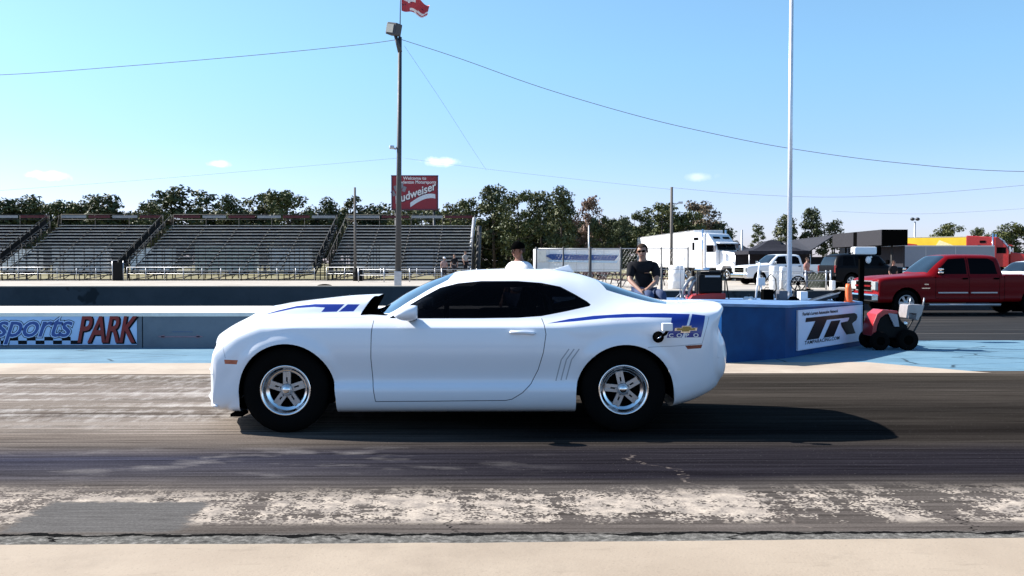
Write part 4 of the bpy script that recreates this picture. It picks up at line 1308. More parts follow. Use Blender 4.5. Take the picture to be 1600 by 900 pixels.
# ================================================================ TREES
def leaf_mat(name, cols, tr=.0):
    n = NT(name)
    info = n.t.nodes.new('ShaderNodeObjectInfo')
    a = n.noise(.9, n.tc.outputs['Object'], 3); b = n.noise(7.0, n.tc.outputs['Object'], 2)
    c = n.ramp(n.math('ADD', n.math('MULTIPLY', a, .65), n.math('MULTIPLY', b, .35)), [(.32, cols[0]), (.5, cols[1]), (.68, cols[2])])
    h = n.t.nodes.new('ShaderNodeHueSaturation'); n.link(c, h.inputs['Color'])
    n.link(n.maprange(info.outputs['Random'], 0, 1, .475, .51), h.inputs['Hue']); n.link(n.maprange(info.outputs['Random'], 0, 1, 1.25, .75), h.inputs['Value'])
    n.base(h.outputs[0]); n.rough(.6); n.b.inputs['Specular IOR Level'].default_value = .25
    return n.m
M_pine = leaf_mat('pine_foliage', [(.024, .035, .014), (.052, .066, .025), (.11, .112, .042)])
M_oak = leaf_mat('broadleaf_foliage', [(.026, .038, .013), (.062, .076, .022), (.135, .132, .04)])
M_brownleaf = leaf_mat('brown_foliage', [(.08, .055, .035), (.16, .115, .075), (.26, .20, .14)])
M_bark = mat('bark', (.10, .075, .06), .9, var=.35, scale=2)
M_barkp = mat('pale_bark', (.30, .27, .24), .9, var=.3, scale=2)
def clump(bm, c, r, n, rs, leaf, flat=.75):
    for _ in range(n):
        while True:
            v = Vector((rs.uniform(-1, 1), rs.uniform(-1, 1), rs.uniform(-1, 1)))
            if .1 < v.length < 1: break
        v = v * (.55 + .45 * v.length)
        p = c + Vector((v.x * r, v.y * r, v.z * r * flat))
        d = (v.normalized() + Vector((rs.gauss(0, .7), rs.gauss(0, .7), rs.gauss(0, .7)))).normalized()
        a = d.orthogonal().normalized(); b = d.cross(a)
        an = rs.uniform(0, 6.28); a2 = a * math.cos(an) + b * math.sin(an); b2 = d.cross(a2)
        s_ = leaf * rs.uniform(.6, 1.4)
        q = [p + a2 * s_, p + b2 * s_ * .55, p - a2 * s_, p - b2 * s_ * .55]
        bm.faces.new([bm.verts.new(x) for x in q])
def tree_proto(seed, kind):
    """unit tree: height 1, crown about .35-.5 of the height wide"""
    rs = random.Random(seed); bm = bmesh.new(); tm = MB()
    lean = Vector((rs.uniform(-.04, .04), rs.uniform(-.04, .04), 0))
    top = .96 if kind != 'bush' else .8
    tm.use(M_bark)
    tm.tube([(0, 0, 0), lean * .5 + Vector((0, 0, .35)), lean + Vector((0, 0, top))], [.018, .014, .003], 7)
    cl = []
    if kind == 'pine':
        n = 22
        for i in range(n):
            t = i / (n - 1); z = .34 + .62 * t
            rad = (.20 - .13 * t ** 1.5) * rs.uniform(.5, 1.15); an = i * 2.4 + rs.uniform(-.5, .5)
            cl.append((Vector((math.cos(an) * rad, math.sin(an) * rad, z + rs.uniform(-.03, .03))) + lean * z, rs.uniform(.075, .12), 150))
    elif kind == 'round':
        for i in range(30):
            an = rs.uniform(0, 6.28); t = rs.random() ** .6; z = .28 + .67 * rs.random()
            wz = math.sqrt(max(.05, 1 - ((z - .60) / .40) ** 2)) * .26
            cl.append((Vector((math.cos(an) * wz * t, math.sin(an) * wz * t, z)) + lean * z, rs.uniform(.075, .125), 120))
    elif kind == 'dense':
        for i in range(44):
            an = rs.uniform(0, 6.28); t = rs.random() ** .5; z = .10 + .85 * rs.random()
            wz = math.sqrt(max(.05, 1 - ((z - .5) / .52) ** 2)) * .30
            cl.append((Vector((math.cos(an) * wz * t, math.sin(an) * wz * t, z)), rs.uniform(.08, .13), 110))
    elif kind == 'sparse':
        for i in range(15):
            t = i / 14; z = .42 + .54 * t; an = i * 2.4
            rad = (.17 - .12 * t) * rs.uniform(.6, 1.2)
            cl.append((Vector((math.cos(an) * rad, math.sin(an) * rad, z)), rs.uniform(.05, .08), 80))
    for c, r, n in cl:
        clump(bm, c, r, n, rs, .019 if kind != 'dense' else .022)
        if rs.random() < .8:
            base = lean * (c.z * .8) + Vector((0, 0, max(.15, c.z - .07)))
            tm.tube([base, (base + c) / 2 + Vector((0, 0, -.008)), c], [.007, .005, .002], 4)
    me = bpy.data.meshes.new('crown'); bm.to_mesh(me); bm.free()
    bmesh.ops.recalc_face_normals(tm.bm, faces=tm.bm.faces[:]); mt_ = bpy.data.meshes.new('trunk'); tm.bm.to_mesh(mt_); tm.bm.free()
    mt_.materials.append(M_bark)
    return me, mt_
PR = {k: [tree_proto(sd + 11 * j, k) for j in range(nn)] for k, sd, nn in (('pine', 1, 4), ('round', 50, 3), ('dense', 90, 3), ('sparse', 130, 2))}
MB_CACHE = {}
def tree(px, ytop, Y, wpx, kind, label, leafm, i, group, yb=None):
    x = XP(px, Y); h = ZP(ytop, Y); 
    cr, tk = PR[kind][i % len(PR[kind])]
    key = (cr.name, leafm.name)
    if key not in MB_CACHE:
        c2 = cr.copy(); c2.materials.clear(); c2.materials.append(leafm); MB_CACHE[key] = c2
    cr2 = MB_CACHE[key]
    wid = wpx * Y / F
    base = {'pine': .40, 'round': .54, 'dense': .58, 'sparse': .36}[kind]
    sx = wid / base
    nm = {'pine': 'pine_tree', 'round': 'broadleaf_tree', 'dense': 'dense_tree', 'sparse': 'sparse_tree'}[kind]
    o = empty(nm, (x, Y, 0), rz=i * 1.7)
    o.scale = (sx, sx, h)
    tag(o, label, 'tree', group)
    for nm_, me in (('crown', cr2), ('trunk', tk)):
        c = bpy.data.objects.new(nm_, me); COL.objects.link(c); c.parent = o
    return o
G1 = 'trees behind the grandstands'; G2 = 'tall trees between the stands and the pits'; G3 = 'distant trees at the right'
T1 = [(8, 313, 62, 'pine', 'dark pine whose crown touches the left edge of the photo'), (48, 312, 46, 'pine', 'second pine from the left edge behind the stands'), (88, 316, 55, 'round', 'rounded dark tree above the left grandstand, third from the left edge'),
      (121, 322, 45, 'pine', 'short pine just left of the sky gap over the left stands'), (167, 307, 54, 'pine', 'lone pine standing right of the sky gap over the left stands'), (207, 334, 44, 'round', 'low bush-like tree under the skyline right of the lone pine'),
      (236, 320, 44, 'round', 'light green round tree left of the tallest pine over the stands'), (267, 297, 62, 'pine', 'tallest pointed pine above the first stairway'), (322, 301, 52, 'sparse', 'thin see-through pine right of the tallest pointed pine'),
      (361, 311, 44, 'pine', 'small pine between the see-through pine and the twin crowns'), (414, 300, 60, 'round', 'left one of the twin full crowns over the widest grandstand'), (453, 299, 66, 'round', 'right one of the twin full crowns over the widest grandstand'),
      (491, 325, 36, 'dense', 'dark low tree right of the twin full crowns'), (516, 315, 36, 'pine', 'narrow tree left of the slim wooden pole'), (550, 309, 42, 'sparse', 'pale sparse tree behind the slim wooden pole'), (586, 321, 56, 'dense', 'dense rounded tree left of the red billboard'),
      (632, 322, 44, 'round', 'tree partly hidden by the red billboard and floodlight pole'), (671, 328, 44, 'round', 'low green tree under the right corner of the red billboard')]
rs = random.Random(5)
for i, (px, yt, wp, k, lb) in enumerate(T1):
    tree(px, yt - 2, 128 + rs.uniform(-9, 9), wp * 1.28, k, lb, M_pine if k != 'round' else M_oak, i, G1)
T2 = [(704, 318, 46, 'sparse', 'pale thin tree just right of the billboard', M_oak), (733, 306, 52, 'round', 'bright topped tree left of the tallest dark pine of the tall row', M_oak), (773, 293, 58, 'pine', 'tallest pine of the tall row behind the man in the white shirt', M_pine),
      (811, 300, 62, 'round', 'broad rounded tree above the white cab-over trailer', M_oak), (848, 300, 46, 'pine', 'narrow pine between the broad rounded tree and the twin tops', M_pine), (878, 296, 54, 'pine', 'twin topped pine over the blue striped trailer', M_pine), (921, 309, 52, 'round', 'brownish round crown at the right shoulder of the tall row', M_brownleaf),
      (941, 330, 46, 'dense', 'dark low tree beside the brownish crown', M_pine), (968, 335, 42, 'dense', 'dark tree at the dip in the skyline', M_pine), (1000, 332, 44, 'round', 'small round tree left of the bright green crown', M_oak), (1034, 313, 62, 'round', 'bright green crown left of the wooden pole with a lamp', M_oak),
      (1074, 326, 48, 'dense', 'green tree right of the wooden pole with a lamp', M_oak), (1092, 316, 62, 'round', 'greyish brown crown above the white semi truck', M_brownleaf), (1127, 341, 36, 'dense', 'small dark tree right of the greyish brown crown', M_pine)]
for i, (px, yt, wp, k, lb, lm) in enumerate(T2):
    tree(px, yt, 112 + rs.uniform(-8, 6), wp, k, lb, lm, i, G2)
for i, (px, yt, wp, lb) in enumerate([(690, 352, 60, 'low dark tree behind the pale post at the end of the stands'), (752, 342, 66, 'dense understory tree left of the man in the white shirt'), (795, 338, 70, 'dense understory tree right above the man in the white shirt'), (850, 340, 70, 'dense understory tree over the left end of the striped trailer'), (900, 342, 74, 'dense understory tree over the middle of the striped trailer'), (952, 352, 64, 'dense understory tree right over the end of the striped trailer'), (1010, 352, 60, 'dense understory tree behind the top of the semi trailer'), (1060, 345, 56, 'dense understory tree behind the wooden pole with a lamp')]):
    tree(px, yt, 118, wp, 'dense', lb, M_pine, i, G2)
rs = random.Random(21)
for i in range(26):
    px = -10 + i * 29 + rs.uniform(-8, 8)
    if 127 < px < 150: continue
    tree(px, rs.uniform(320, 338), 138, rs.uniform(58, 84), ('dense', 'round')[i % 2], 'low dark tree mostly hidden behind the grandstands', M_pine, i, 'low trees mostly hidden by the stands')
for i in range(15):
    tree(705 + i * 29 + rs.uniform(-6, 6), rs.uniform(338, 352), 126, rs.uniform(60, 80), 'dense', 'low dark tree filling the gaps behind the tall row', M_pine, i, 'low trees filling the tall row')
T3 = [(1184, 350, 30, 'sparse', 'pale wispy tree behind the black canopy peak', M_oak, 120), (1229, 338, 40, 'pine', 'pine left behind the silver flagpole', M_pine, 125), (1268, 327, 38, 'pine', 'taller pine right of the silver flagpole', M_pine, 125), (1300, 345, 34, 'pine', 'short pine above the long black box truck', M_pine, 125),
      (1484, 346, 46, 'round', 'round green tree behind the yellow trailer', M_oak, 150), (1525, 355, 26, 'round', 'small dark round tree left of the red semi truck', M_oak, 150), (1578, 349, 56, 'dense', 'wide green tree behind the red semi truck', M_oak, 150), (1548, 358, 34, 'dense', 'low tree between the small round one and the wide one', M_pine, 155), (1640, 352, 50, 'dense', 'tree cut off by the right edge of the photo', M_oak, 150)]
for i, (px, yt, wp, k, lb, lm, Y) in enumerate(T3):
    tree(px, yt, Y, wp, k, lb, lm, i, G3)
# ================================================================ VEHICLES
def sec(u, zb, zbelt, ztop, w, wt, cab=False, wbelt=None):
    wb = wbelt or w * .95
    s_ = [(u, 0, zb), (u, w * .85, zb), (u, w * .97, zb + .03), (u, w, zb + .12), (u, w * .995, zb + .16), (u, w, (zb + zbelt) / 2),
          (u, w, zbelt - .16), (u, w * .99, zbelt - .06), (u, wb, zbelt)]
    if cab: s_ += [(u, wt, ztop - .09), (u, wt - .12, ztop), (u, 0, ztop + .03)]
    else: s_ += [(u, wt, (zbelt + ztop) / 2 + .02), (u, wt * .8, ztop), (u, 0, ztop + .02)]
    return s_
def seamrow(u, w, z, sgn):
    a = [(u, 0), (u + sgn * .01, w * .5), (u + sgn * .03, w * .75), (u + sgn * .05, w * .88), (u + sgn * .08, w * .95), (u + sgn * .12, w)]
    b = a[::-1]
    return [(x, y, z - .001) for x, y in a] + [(x, y, z + .001) for x, y in b]
VC = [2, 2, 2, 2, 3, 3, 3, 3, 5, 4, 4]
def simple_wheel(par, u, sg, w, r, m_rim, wid=.26):
    M = Matrix.Translation((u, sg * w, r)) @ Matrix.Diagonal((1, -sg, 1, 1))
    mb = MB(); mb.use(M_tyre); mb.lathe([(r * .6, .03), (r * .7, -.01), (r * .93, .0), (r, .04), (r, wid), (r * .6, wid)], 32, 'Y', M=M)
    wh = mb.build('wheel', None, par)
    mb = MB(); mb.use(m_rim); mb.lathe([(0, .02), (r * .16, .02), (r * .2, .06)], 16, 'Y', M=M); mb.lathe([(r * .62, .01), (r * .58, .0), (r * .52, .05), (r * .5, .10)], 32, 'Y', M=M)
    for k in range(6):
        t = k * math.pi / 3
        mb.prism([(r * .12, -r * .07), (r * .56, -r * .11), (r * .56, r * .11), (r * .12, r * .07)], .04, .08, 'xz', M=M @ Matrix.Rotation(t, 4, 'Y'))
    mb.build('rim', None, wh)
    mb = MB(); mb.use(M_blk); mb.lathe([(0, .12), (r * .62, .12)], 20, 'Y', M=M); mb.build('brake_disc', None, wh)
M_vglass = mat('vehicle_glass', (.003, .003, .004), .05, var=0, spec=.05)
M_vglassb = mat('windscreen_sky_glass', (.01, .015, .02), .04, var=0, spec=.8)
M_headl = mat('headlight_glass', (.62, .64, .62), .15, var=.05, scale=20, coat=1)
M_wtrim = mat('satin_silver_trim', (.42, .42, .43), .35, .6, var=.05)
def pickup(name, x, y, rz, body, zs, label, cat, group=None, wheelbase=3.7, suv=False, grille=None, redbar=False):
    o = empty(name, (x, y, 0), rz); o.scale = (1, 1, zs)
    tag(o, label, cat, group)
    w = 1.0
    if not suv:
        rows = [seamrow(-.93, .96, .78, 1), sec(-.90, .42, 1.10, 1.12, .93, .70), sec(-.80, .40, 1.14, 1.17, .98, .74), sec(-.4, .40, 1.18, 1.23, w, .78), sec(.3, .40, 1.22, 1.27, w, .80),
                sec(.66, .40, 1.24, 1.30, w, .82), sec(.80, .40, 1.25, 1.42, w, .84, True), sec(1.15, .40, 1.25, 1.70, w, .80, True), sec(1.42, .40, 1.25, 1.86, w, .76, True), sec(1.9, .40, 1.25, 1.89, w, .76, True),
                sec(2.7, .40, 1.26, 1.88, w, .76, True), sec(3.0, .40, 1.26, 1.84, w, .77, True), sec(3.08, .40, 1.26, 1.62, w, .82, True), sec(3.12, .42, 1.24, 1.20, w, .84), sec(3.2, .42, 1.27, 1.16, w, .90, False, .97), sec(4.4, .42, 1.27, 1.16, w, .90, False, .97),
                sec(4.9, .44, 1.27, 1.16, w, .90, False, .97), seamrow(4.98, .97, .8, -1)]
    else:
        rows = [seamrow(-.85, .92, .75, 1), sec(-.82, .40, 1.0, 1.02, .88, .68), sec(-.7, .38, 1.06, 1.09, .94, .7), sec(0, .36, 1.10, 1.15, .96, .76), sec(.55, .36, 1.14, 1.18, .96, .78), sec(.75, .36, 1.15, 1.32, .96, .80, True),
                sec(1.3, .36, 1.16, 1.76, .96, .74, True), sec(2.0, .36, 1.17, 1.82, .96, .73, True), sec(3.2, .36, 1.18, 1.80, .96, .72, True), sec(3.62, .38, 1.18, 1.72, .95, .71, True), sec(3.85, .42, 1.16, 1.40, .93, .74, True), sec(3.92, .45, 1.1, 1.14, .91, .74), seamrow(3.96, .88, .8, -1)]
    sk = Skin(rows, VC, .09)
    r = .40
    def circ(cu, rr): return [(cu - rr, -.1)] + [(cu - rr * math.cos(t), r + .02 + rr * math.sin(t)) for t in np.linspace(0.05, math.pi - .05, 14)] + [(cu + rr, -.1)]
    for cu in (0, wheelbase): sk.cut(circ(cu, .47), 1, 'xz', lambda c: c.z < 1.05)
    if not suv:
        sk.cut([(1.00, 1.30), (1.18, 1.55), (1.42, 1.77), (1.95, 1.80), (1.95, 1.30)], 2, 'xz', lambda c: abs(c.y) > .6)
        sk.cut([(2.05, 1.30), (2.05, 1.80), (2.72, 1.79), (2.88, 1.68), (2.94, 1.30)], 2, 'xz', lambda c: abs(c.y) > .6)
        sk.cut([(.74, -.78), (1.36, -.66), (1.40, 0), (1.36, .66), (.74, .78), (.70, 0)], 3, 'xy', lambda c: c.z > 1.26)
        sk.cut([(-.68, 1.32), (.68, 1.32), (.64, 1.72), (-.64, 1.72)], 2, 'yz', lambda c: 2.9 < c.x < 3.15)
    else:
        for a, b in ((.98, 1.85), (1.93, 2.72), (2.80, 3.5)):
            sk.cut([(a, 1.22), (a + (.26 if a < 1 else .02), 1.68), (b - (.12 if b > 3 else 0), 1.70), (b, 1.22)], 2, 'xz', lambda c: abs(c.y) > .55)
        sk.cut([(.70, -.72), (1.24, -.62), (1.28, 0), (1.24, .62), (.70, .72), (.66, 0)], 3, 'xy', lambda c: c.z > 1.14)
        sk.cut([(-.66, 1.24), (.66, 1.24), (.60, 1.66), (-.60, 1.66)], 5, 'yz', lambda c: c.x > 3.55)
    if not suv:
        for pl in ([(.92, .55), (.92, 1.24)], [(2.0, .5), (2.0, 1.84)], [(2.98, .5), (2.98, 1.25)], [(3.14, .5), (3.14, 1.26)], [(.92, .55), (2.95, .55)]): sk.line(pl, .014, 4, lambda c: abs(c.y) > .6)
    sk.split({0: ('body', body), 2: ('side_window', M_vglass, True), 3: ('windshield', M_vglassb), 5: ('rear_window', M_vglassb), 4: ('body', M_blk)}, o)
    for cu in (0, wheelbase):
        for sg in (-1, 1):
            mb = MB(); mb.use(M_blk)
            arc = [(cu - .47 * math.cos(t), r + .02 + .47 * math.sin(t)) for t in np.linspace(-.1, math.pi + .1, 14)]
            for i in range(len(arc) - 1): mb.quad([(arc[i][0], sg * .97, arc[i][1]), (arc[i + 1][0], sg * .97, arc[i + 1][1]), (arc[i + 1][0], sg * .4, arc[i + 1][1]), (arc[i][0], sg * .4, arc[i][1])])
            mb.quad([(cu - .47, sg * .5, .1), (cu + .47, sg * .5, .1), (cu + .47, sg * .5, .9), (cu - .47, sg * .5, .9)])
            mb.build('wheel_well', None, o)
            simple_wheel(o, cu, sg, .98 if not suv else .94, r, M_alud)
    X0 = -.93 if not suv else -.85
    mb = MB(); mb.use(M_chrome if not suv else M_blk); mb.box((X0 - .05, 0, .56), (.24, 1.86, .24), bev=.05); mb.use(M_blk); mb.box((X0 - .08, 0, .42), (.12, 1.5, .14), bev=.03); mb.build('front_bumper', None, o)
    mb = MB(); mb.use(M_chrome if not suv else M_blk); mb.box((4.98 if not suv else 3.98, 0, .58), (.16, 1.8, .2), bev=.04); mb.build('rear_bumper', None, o)
    if not suv:
        mb = MB(); mb.use(M_chrome); mb.box((X0, 0, .92), (.06, 1.2, .34), bev=.01); mb.use(M_blk); mb.box((X0 - .025, 0, 1.0), (.03, 1.1, .11)); mb.box((X0 - .025, 0, .84), (.03, 1.1, .11))
        gr = mb.build('grille', None, o)
        if redbar: mb = MB(); mb.use(body); mb.box((X0 - .05, 0, .92), (.03, 1.16, .05)); mb.build('grille_bar', None, gr)
    for sg in (-1, 1):
        mb = MB(); mb.use(M_headl); mb.box((X0 + .06, sg * .76, .93), (.16, .34, .28), rz=sg * .25, bev=.03); mb.build('headlight', None, o)
        mb = MB(); mb.use(M_redlens); mb.box((4.95 if not suv else 3.90, sg * (.90 if not suv else .82), 1.05), (.08, .14, .38), bev=.02); mb.build('taillight', None, o)
        mb = MB(); mb.use(M_blk); mb.box((1.02, sg * 1.16, 1.40), (.10, .20, .24), bev=.03); mb.use(M_chrome if not suv else M_blk); mb.box((.98, sg * 1.19, 1.45), (.06, .24, .06), bev=.015); mb.box((.98, sg * 1.19, 1.35), (.06, .24, .06), bev=.015); mb.use(M_blk); mb.box((1.04, sg * 1.02, 1.32), (.04, .22, .05)); mb.build('wing_mirror', None, o)
        if not suv:
            for a, b in ((1.0, 1.95), (2.05, 2.9)):
                mb = MB(); mb.use(M_wtrim); mb.box(((a + b) / 2, sg * 1.008, .72), (b - a, .03, .04)); mb.build('side_trim', None, o)
            mb = MB(); mb.use(M_wtrim); mb.tube([(.7, sg * 1.02, .34), (3.0, sg * 1.02, .34)], .045); mb.build('running_board', None, o)
            for a in (1.86, 2.86): mb = MB(); mb.use(M_blk); mb.box((a, sg * 1.02, 1.16), (.16, .05, .05), bev=.01); mb.build('door_handle', None, o)
    return o
M_redpaint = paint_mat('red_truck_paint', (.15, .002, .004))
M_redpaint.node_tree.nodes['Principled BSDF'].inputs['Coat Weight'].default_value = .08
M_redpaint.node_tree.nodes['Principled BSDF'].inputs['Specular IOR Level'].default_value = .1
M_semired = mat('bright_red_paint', (.48, .02, .02), .4, coat=.3)
M_wpaint2 = paint_mat('white_truck_paint', (.72, .73, .75))
M_blkpaint = mat('black_suv_paint', (.006, .006, .008), .4, var=0, spec=.08)
M_greypaint = paint_mat('silver_paint', (.35, .36, .38))
a_ = R(2)
fx, fy = XP(1416, 25.5), 25.5
ex = fx; ey = fy + .88
rt = pickup('pickup_truck', ex, ey, a_, M_redpaint, .89, 'dark red crew cab pickup truck with chrome bumper in the far lane', 'pickup truck', wheelbase=4.15, redbar=True)
rt.scale = (.86, .88, .865)
# badges on the red door
mb = MB(); mb.use(M_chrome); mb.box((.62, -1.006, .98), (.14, .012, .035)); mb.box((.60, -1.006, .86), (.26, .012, .03)); mb.build('badge', None, rt)
# seated driver silhouette shapes behind the windscreen are left to the glass
pickup('pickup_truck', XP(1182, 61), 62, R(14), M_wpaint2, 1.03, 'white crew cab pickup truck parked in the pits behind the silver flagpole', 'pickup truck')
pickup('suv', XP(1400, 51) + .15, 52, R(180 + 12), M_blkpaint, 1.04, 'black SUV parked with its red tail lights toward the white pickup', 'SUV', suv=True, wheelbase=3.0)
pickup('suv', XP(1588, 40), 41.5, R(10), M_wpaint2, .82, 'white car mostly hidden behind the bed of the red pickup truck', 'car', suv=True, wheelbase=3.0)

def semi(x, y, rz, m, label, white=True):
    """conventional tractor, front toward local -x"""
    o = empty('semi_truck', (x, y, 0), rz); tag(o, label, 'semi truck')
    mb = MB(); mb.use(m)
    mb.prism([(-1.2, 1.0), (-1.2, 2.45), (-.95, 3.0), (-.3, 3.75), (2.4, 3.95), (2.4, 1.0)], -1.2, 1.2); cab = mb.build('cab', None, o, bevel=.08)
    mb = MB(); mb.use(m); mb.prism([(-3.2, .95), (-3.2, 1.95), (-3.0, 2.15), (-1.2, 2.40), (-1.2, .95)], -.86, .86); hd = mb.build('hood', None, o, bevel=.08)
    for sg in (-1, 1):
        mb = MB(); mb.use(m); mb.prism([(-3.1, .95), (-3.1, 1.25), (-2.85, 1.5), (-2.0, 1.5), (-1.2, 1.15), (-1.2, .8), (-1.7, .8), (-1.9, 1.15), (-2.7, 1.15), (-2.95, .8)], sg * .87, sg * 1.2); mb.build('fender', None, o, bevel=.03)
        mb = MB(); mb.use(M_vglass); mb.box((-.55, sg * 1.205, 2.55), (.75, .03, .55)); mb.build('side_window', None, cab)
        mb = MB(); mb.use(M_vglass); mb.box((1.3, sg * 1.205, 2.75), (.22, .03, .62)); mb.box((1.0, sg * 1.206, 3.35), (.5, .03, .22)); mb.build('sleeper_window', None, cab)
        mb = MB(); mb.use(M_chrome); mb.cyl((.15, sg * 1.33, .8), (.15, sg * 1.33, 4.1), .075, seg=10); mb.build('exhaust_stack', None, o)
        mb = MB(); mb.use(M_chrome); mb.cyl((-.6, sg * 1.05, .75), (1.0, sg * 1.05, .75), .33, seg=18); mb.build('fuel_tank', None, o)
        mb = MB(); mb.use(M_chrome); mb.box((-1.25, sg * 1.45, 2.5), (.12, .18, .6), bev=.03); mb.cyl((-1.1, sg * 1.2, 2.5), (-1.25, sg * 1.42, 2.5), .02, seg=5); mb.build('wing_mirror', None, o)
        mb = MB(); mb.use(M_headl); mb.box((-3.18, sg * .98, 1.32), (.14, .26, .22), bev=.03); mb.build('headlight', None, o)
        mb = MB(); mb.use(M_vglass); mb.box((-1.17, sg * .53, 2.68), (.05, .98, .52), rot=Matrix.Rotation(R(22), 3, 'Y')); mb.build('windshield', None, cab)
        mb = MB(); mb.use(M_vglass); mb.box((-.62, sg * .55, 3.42), (.05, .72, .2), rot=Matrix.Rotation(R(40), 3, 'Y')); mb.build('upper_window', None, cab)
        for u in (-2.3, 1.9, 3.1): simple_wheel(o, u, sg, 1.2, .5, M_chrome, .3)
    mb = MB(); mb.use(M_blk); mb.box((1.2, 0, .75), (6.5, .9, .35)); mb.build('chassis', None, o)
    mb = MB(); mb.use(mat('grille_mesh', (.10, .10, .11), .5)); mb.box((-3.22, 0, 1.45), (.06, 1.15, 1.05)); mb.build('grille', None, hd)
    mb = MB(); mb.use(M_chrome)
    for c_, d_ in (((-3.25, 0, 2.0), (.08, 1.3, .08)), ((-3.25, .62, 1.45), (.08, .08, 1.1)), ((-3.25, -.62, 1.45), (.08, .08, 1.1))): mb.box(c_, d_)
    mb.build('grille_surround', None, hd)
    mb = MB(); mb.use(M_chrome if white else m); mb.box((-3.35, 0, .65), (.28, 2.4, .42), bev=.06); mb.build('bumper', None, o)
    mb = MB(); mb.use(m); mb.box((-1.28, 0, 3.0), (.35, 2.2, .10), rot=Matrix.Rotation(R(-12), 3, 'Y'), bev=.02); mb.build('sun_visor', None, cab)
    return o
semi(XP(1118, 77), 77, R(124), M_wpaint2, 'white semi truck tractor with sleeper cab and chrome grille')
semi(XP(1556, 88), 88, R(147), M_semired, 'bright red semi truck tractor beyond the bed of the red pickup', False)
def trailer(x, y, rz, L, w, z0, z1, m, label, extra=None):
    o = empty('trailer', (x, y, 0), rz); tag(o, label, 'trailer')
    mb = MB(); mb.use(m); mb.box((0, 0, (z0 + z1) / 2), (L, w, z1 - z0), bev=.04); b = mb.build('box', None, o)
    mb = MB(); mb.use(M_wtrim)
    for sg in (-1, 1):
        mb.box((0, sg * (w / 2 + .006), z1 - .05), (L - .1, .03, .07)); mb.box((0, sg * (w / 2 + .006), z0 + .05), (L - .1, .03, .08))
        for k in range(int(L / 2.4)): mb.box((-L / 2 + (k + .5) * 2.4, sg * (w / 2 + .003), (z0 + z1) / 2), (.03, .012, z1 - z0 - .2))
    mb.build('trim', None, b)
    for u in (L / 2 - 1.4, L / 2 - 2.6):
        for sg in (-1, 1): simple_wheel(o, u, sg, w / 2 - .02, .48 if z0 > .7 else .35, M_alud, .28)
    mb = MB(); mb.use(M_steel)
    for sg in (-1, 1): mb.cyl((-L / 2 + 2, sg * .7, 0), (-L / 2 + 2, sg * .7, z0 + .1), .06, seg=6)
    mb.build('landing_gear', None, o)
    if extra: extra(o, b)
    return o
M_twhite = mat('trailer_white', (.76, .76, .77), .45, var=.04, scale=.5)
M_tgrey = mat('trailer_grey', (.27, .30, .36), .5, var=.05, scale=.5)
v = Vector((XP(1083, 80) - XP(995, 104), 80 - 104)); LT = v.length; 
def deco(o, b):
    mb = MB(); mb.use(M_blk); mb.box((LT / 2 * 0 - LT / 2 + 1.0, -1.27, 2.6), (.6, .02, 1.0)); mb.build('side_door_window', None, b)
tx = (XP(1083, 80) + XP(995, 104)) / 2 + 1.27
trailer(tx, 92, math.atan2(-v.y, -v.x), LT, 2.5, .95, 4.15, M_twhite, 'long white box trailer coupled behind the white semi truck', deco)
def deco2(o, b):
    mb = MB(); mb.use(mat('awning_blue', (.02, .09, .36), .6)); mb.prism([(-2.8, 2.0), (-2.2, 1.66), (3.2, 1.60), (3.6, 2.05), (-2.4, 2.16)], -1.33, -1.27); mb.build('blue_stripe', None, b)
    mb = MB(); mb.use(mat('pale_blue', (.45, .62, .78), .6)); mb.prism([(-2.6, 1.50), (3.4, 1.38), (3.5, 1.58), (-2.4, 1.64)], -1.33, -1.27); mb.build('pale_stripe', None, b)
    mb = MB(); mb.use(M_walltop); mb.box((-3.2, -1.275, 2.0), (.9, .03, 1.0)); mb.build('end_panel', None, b)
trailer(XP(903, 82), 84, R(2), 7.4, 2.4, .6, 2.62, mat('trailer_grey_white', (.72, .73, .76), .5, var=.08, scale=1), 'low white trailer with a blue wavy stripe parked under the dense trees', deco2)
trailer(XP(1440, 75), 76, R(2), 11.6, 2.4, .75, 2.78, M_tgrey, 'plain blue grey enclosed trailer behind the red pickup truck')
def deco3(o, b):
    yl = mat('hauler_yellow', (.88, .58, .03), .45, var=.15, scale=.4)
    mb = MB(); mb.use(yl); mb.box((.9, -1.30, 3.2), (8.2, .03, 1.5)); mb.build('yellow_panel', None, b)
    mb = MB(); mb.use(mat('hauler_pale_yellow', (.78, .70, .38), .5)); mb.prism([(.6, 2.7), (1.2, 3.7), (2.4, 3.2), (3.6, 2.6)], -1.33, -1.31); mb.build('pale_flash', None, b)
    mb = MB(); mb.use(M_flagbright)
    mb.prism([(-3.0, 2.6), (-2.6, 3.1), (-1.8, 3.4), (-1.0, 3.3), (-.6, 2.9), (-1.2, 3.05), (-1.9, 2.9), (-2.2, 2.6)], -1.34, -1.31); mb.build('red_swirl', None, b)
M_flagbright = mat('hauler_red', (.58, .04, .02), .45, var=.1)
def deco3b(o, b): deco3(o, b)
trailer(XP(1466, 96), 98, R(-36), 10.4, 2.5, .95, 4.05, mat('hauler_cream', (.74, .66, .40), .5), 'yellow race hauler trailer with a red swirl showing above the grey trailer', deco3b)
trailer(XP(1412, 100), 101, R(1), 1.9, 2.4, .95, 3.95, M_flagbright, 'short red trailer end at the left of the yellow hauler')
trailer(XP(1527, 100), 101, R(1), 2.0, 2.4, .95, 4.1, mat('rack_grey', (.25, .22, .24), .6, var=.5, scale=3), 'dark cluttered trailer between the yellow hauler and the red semi')
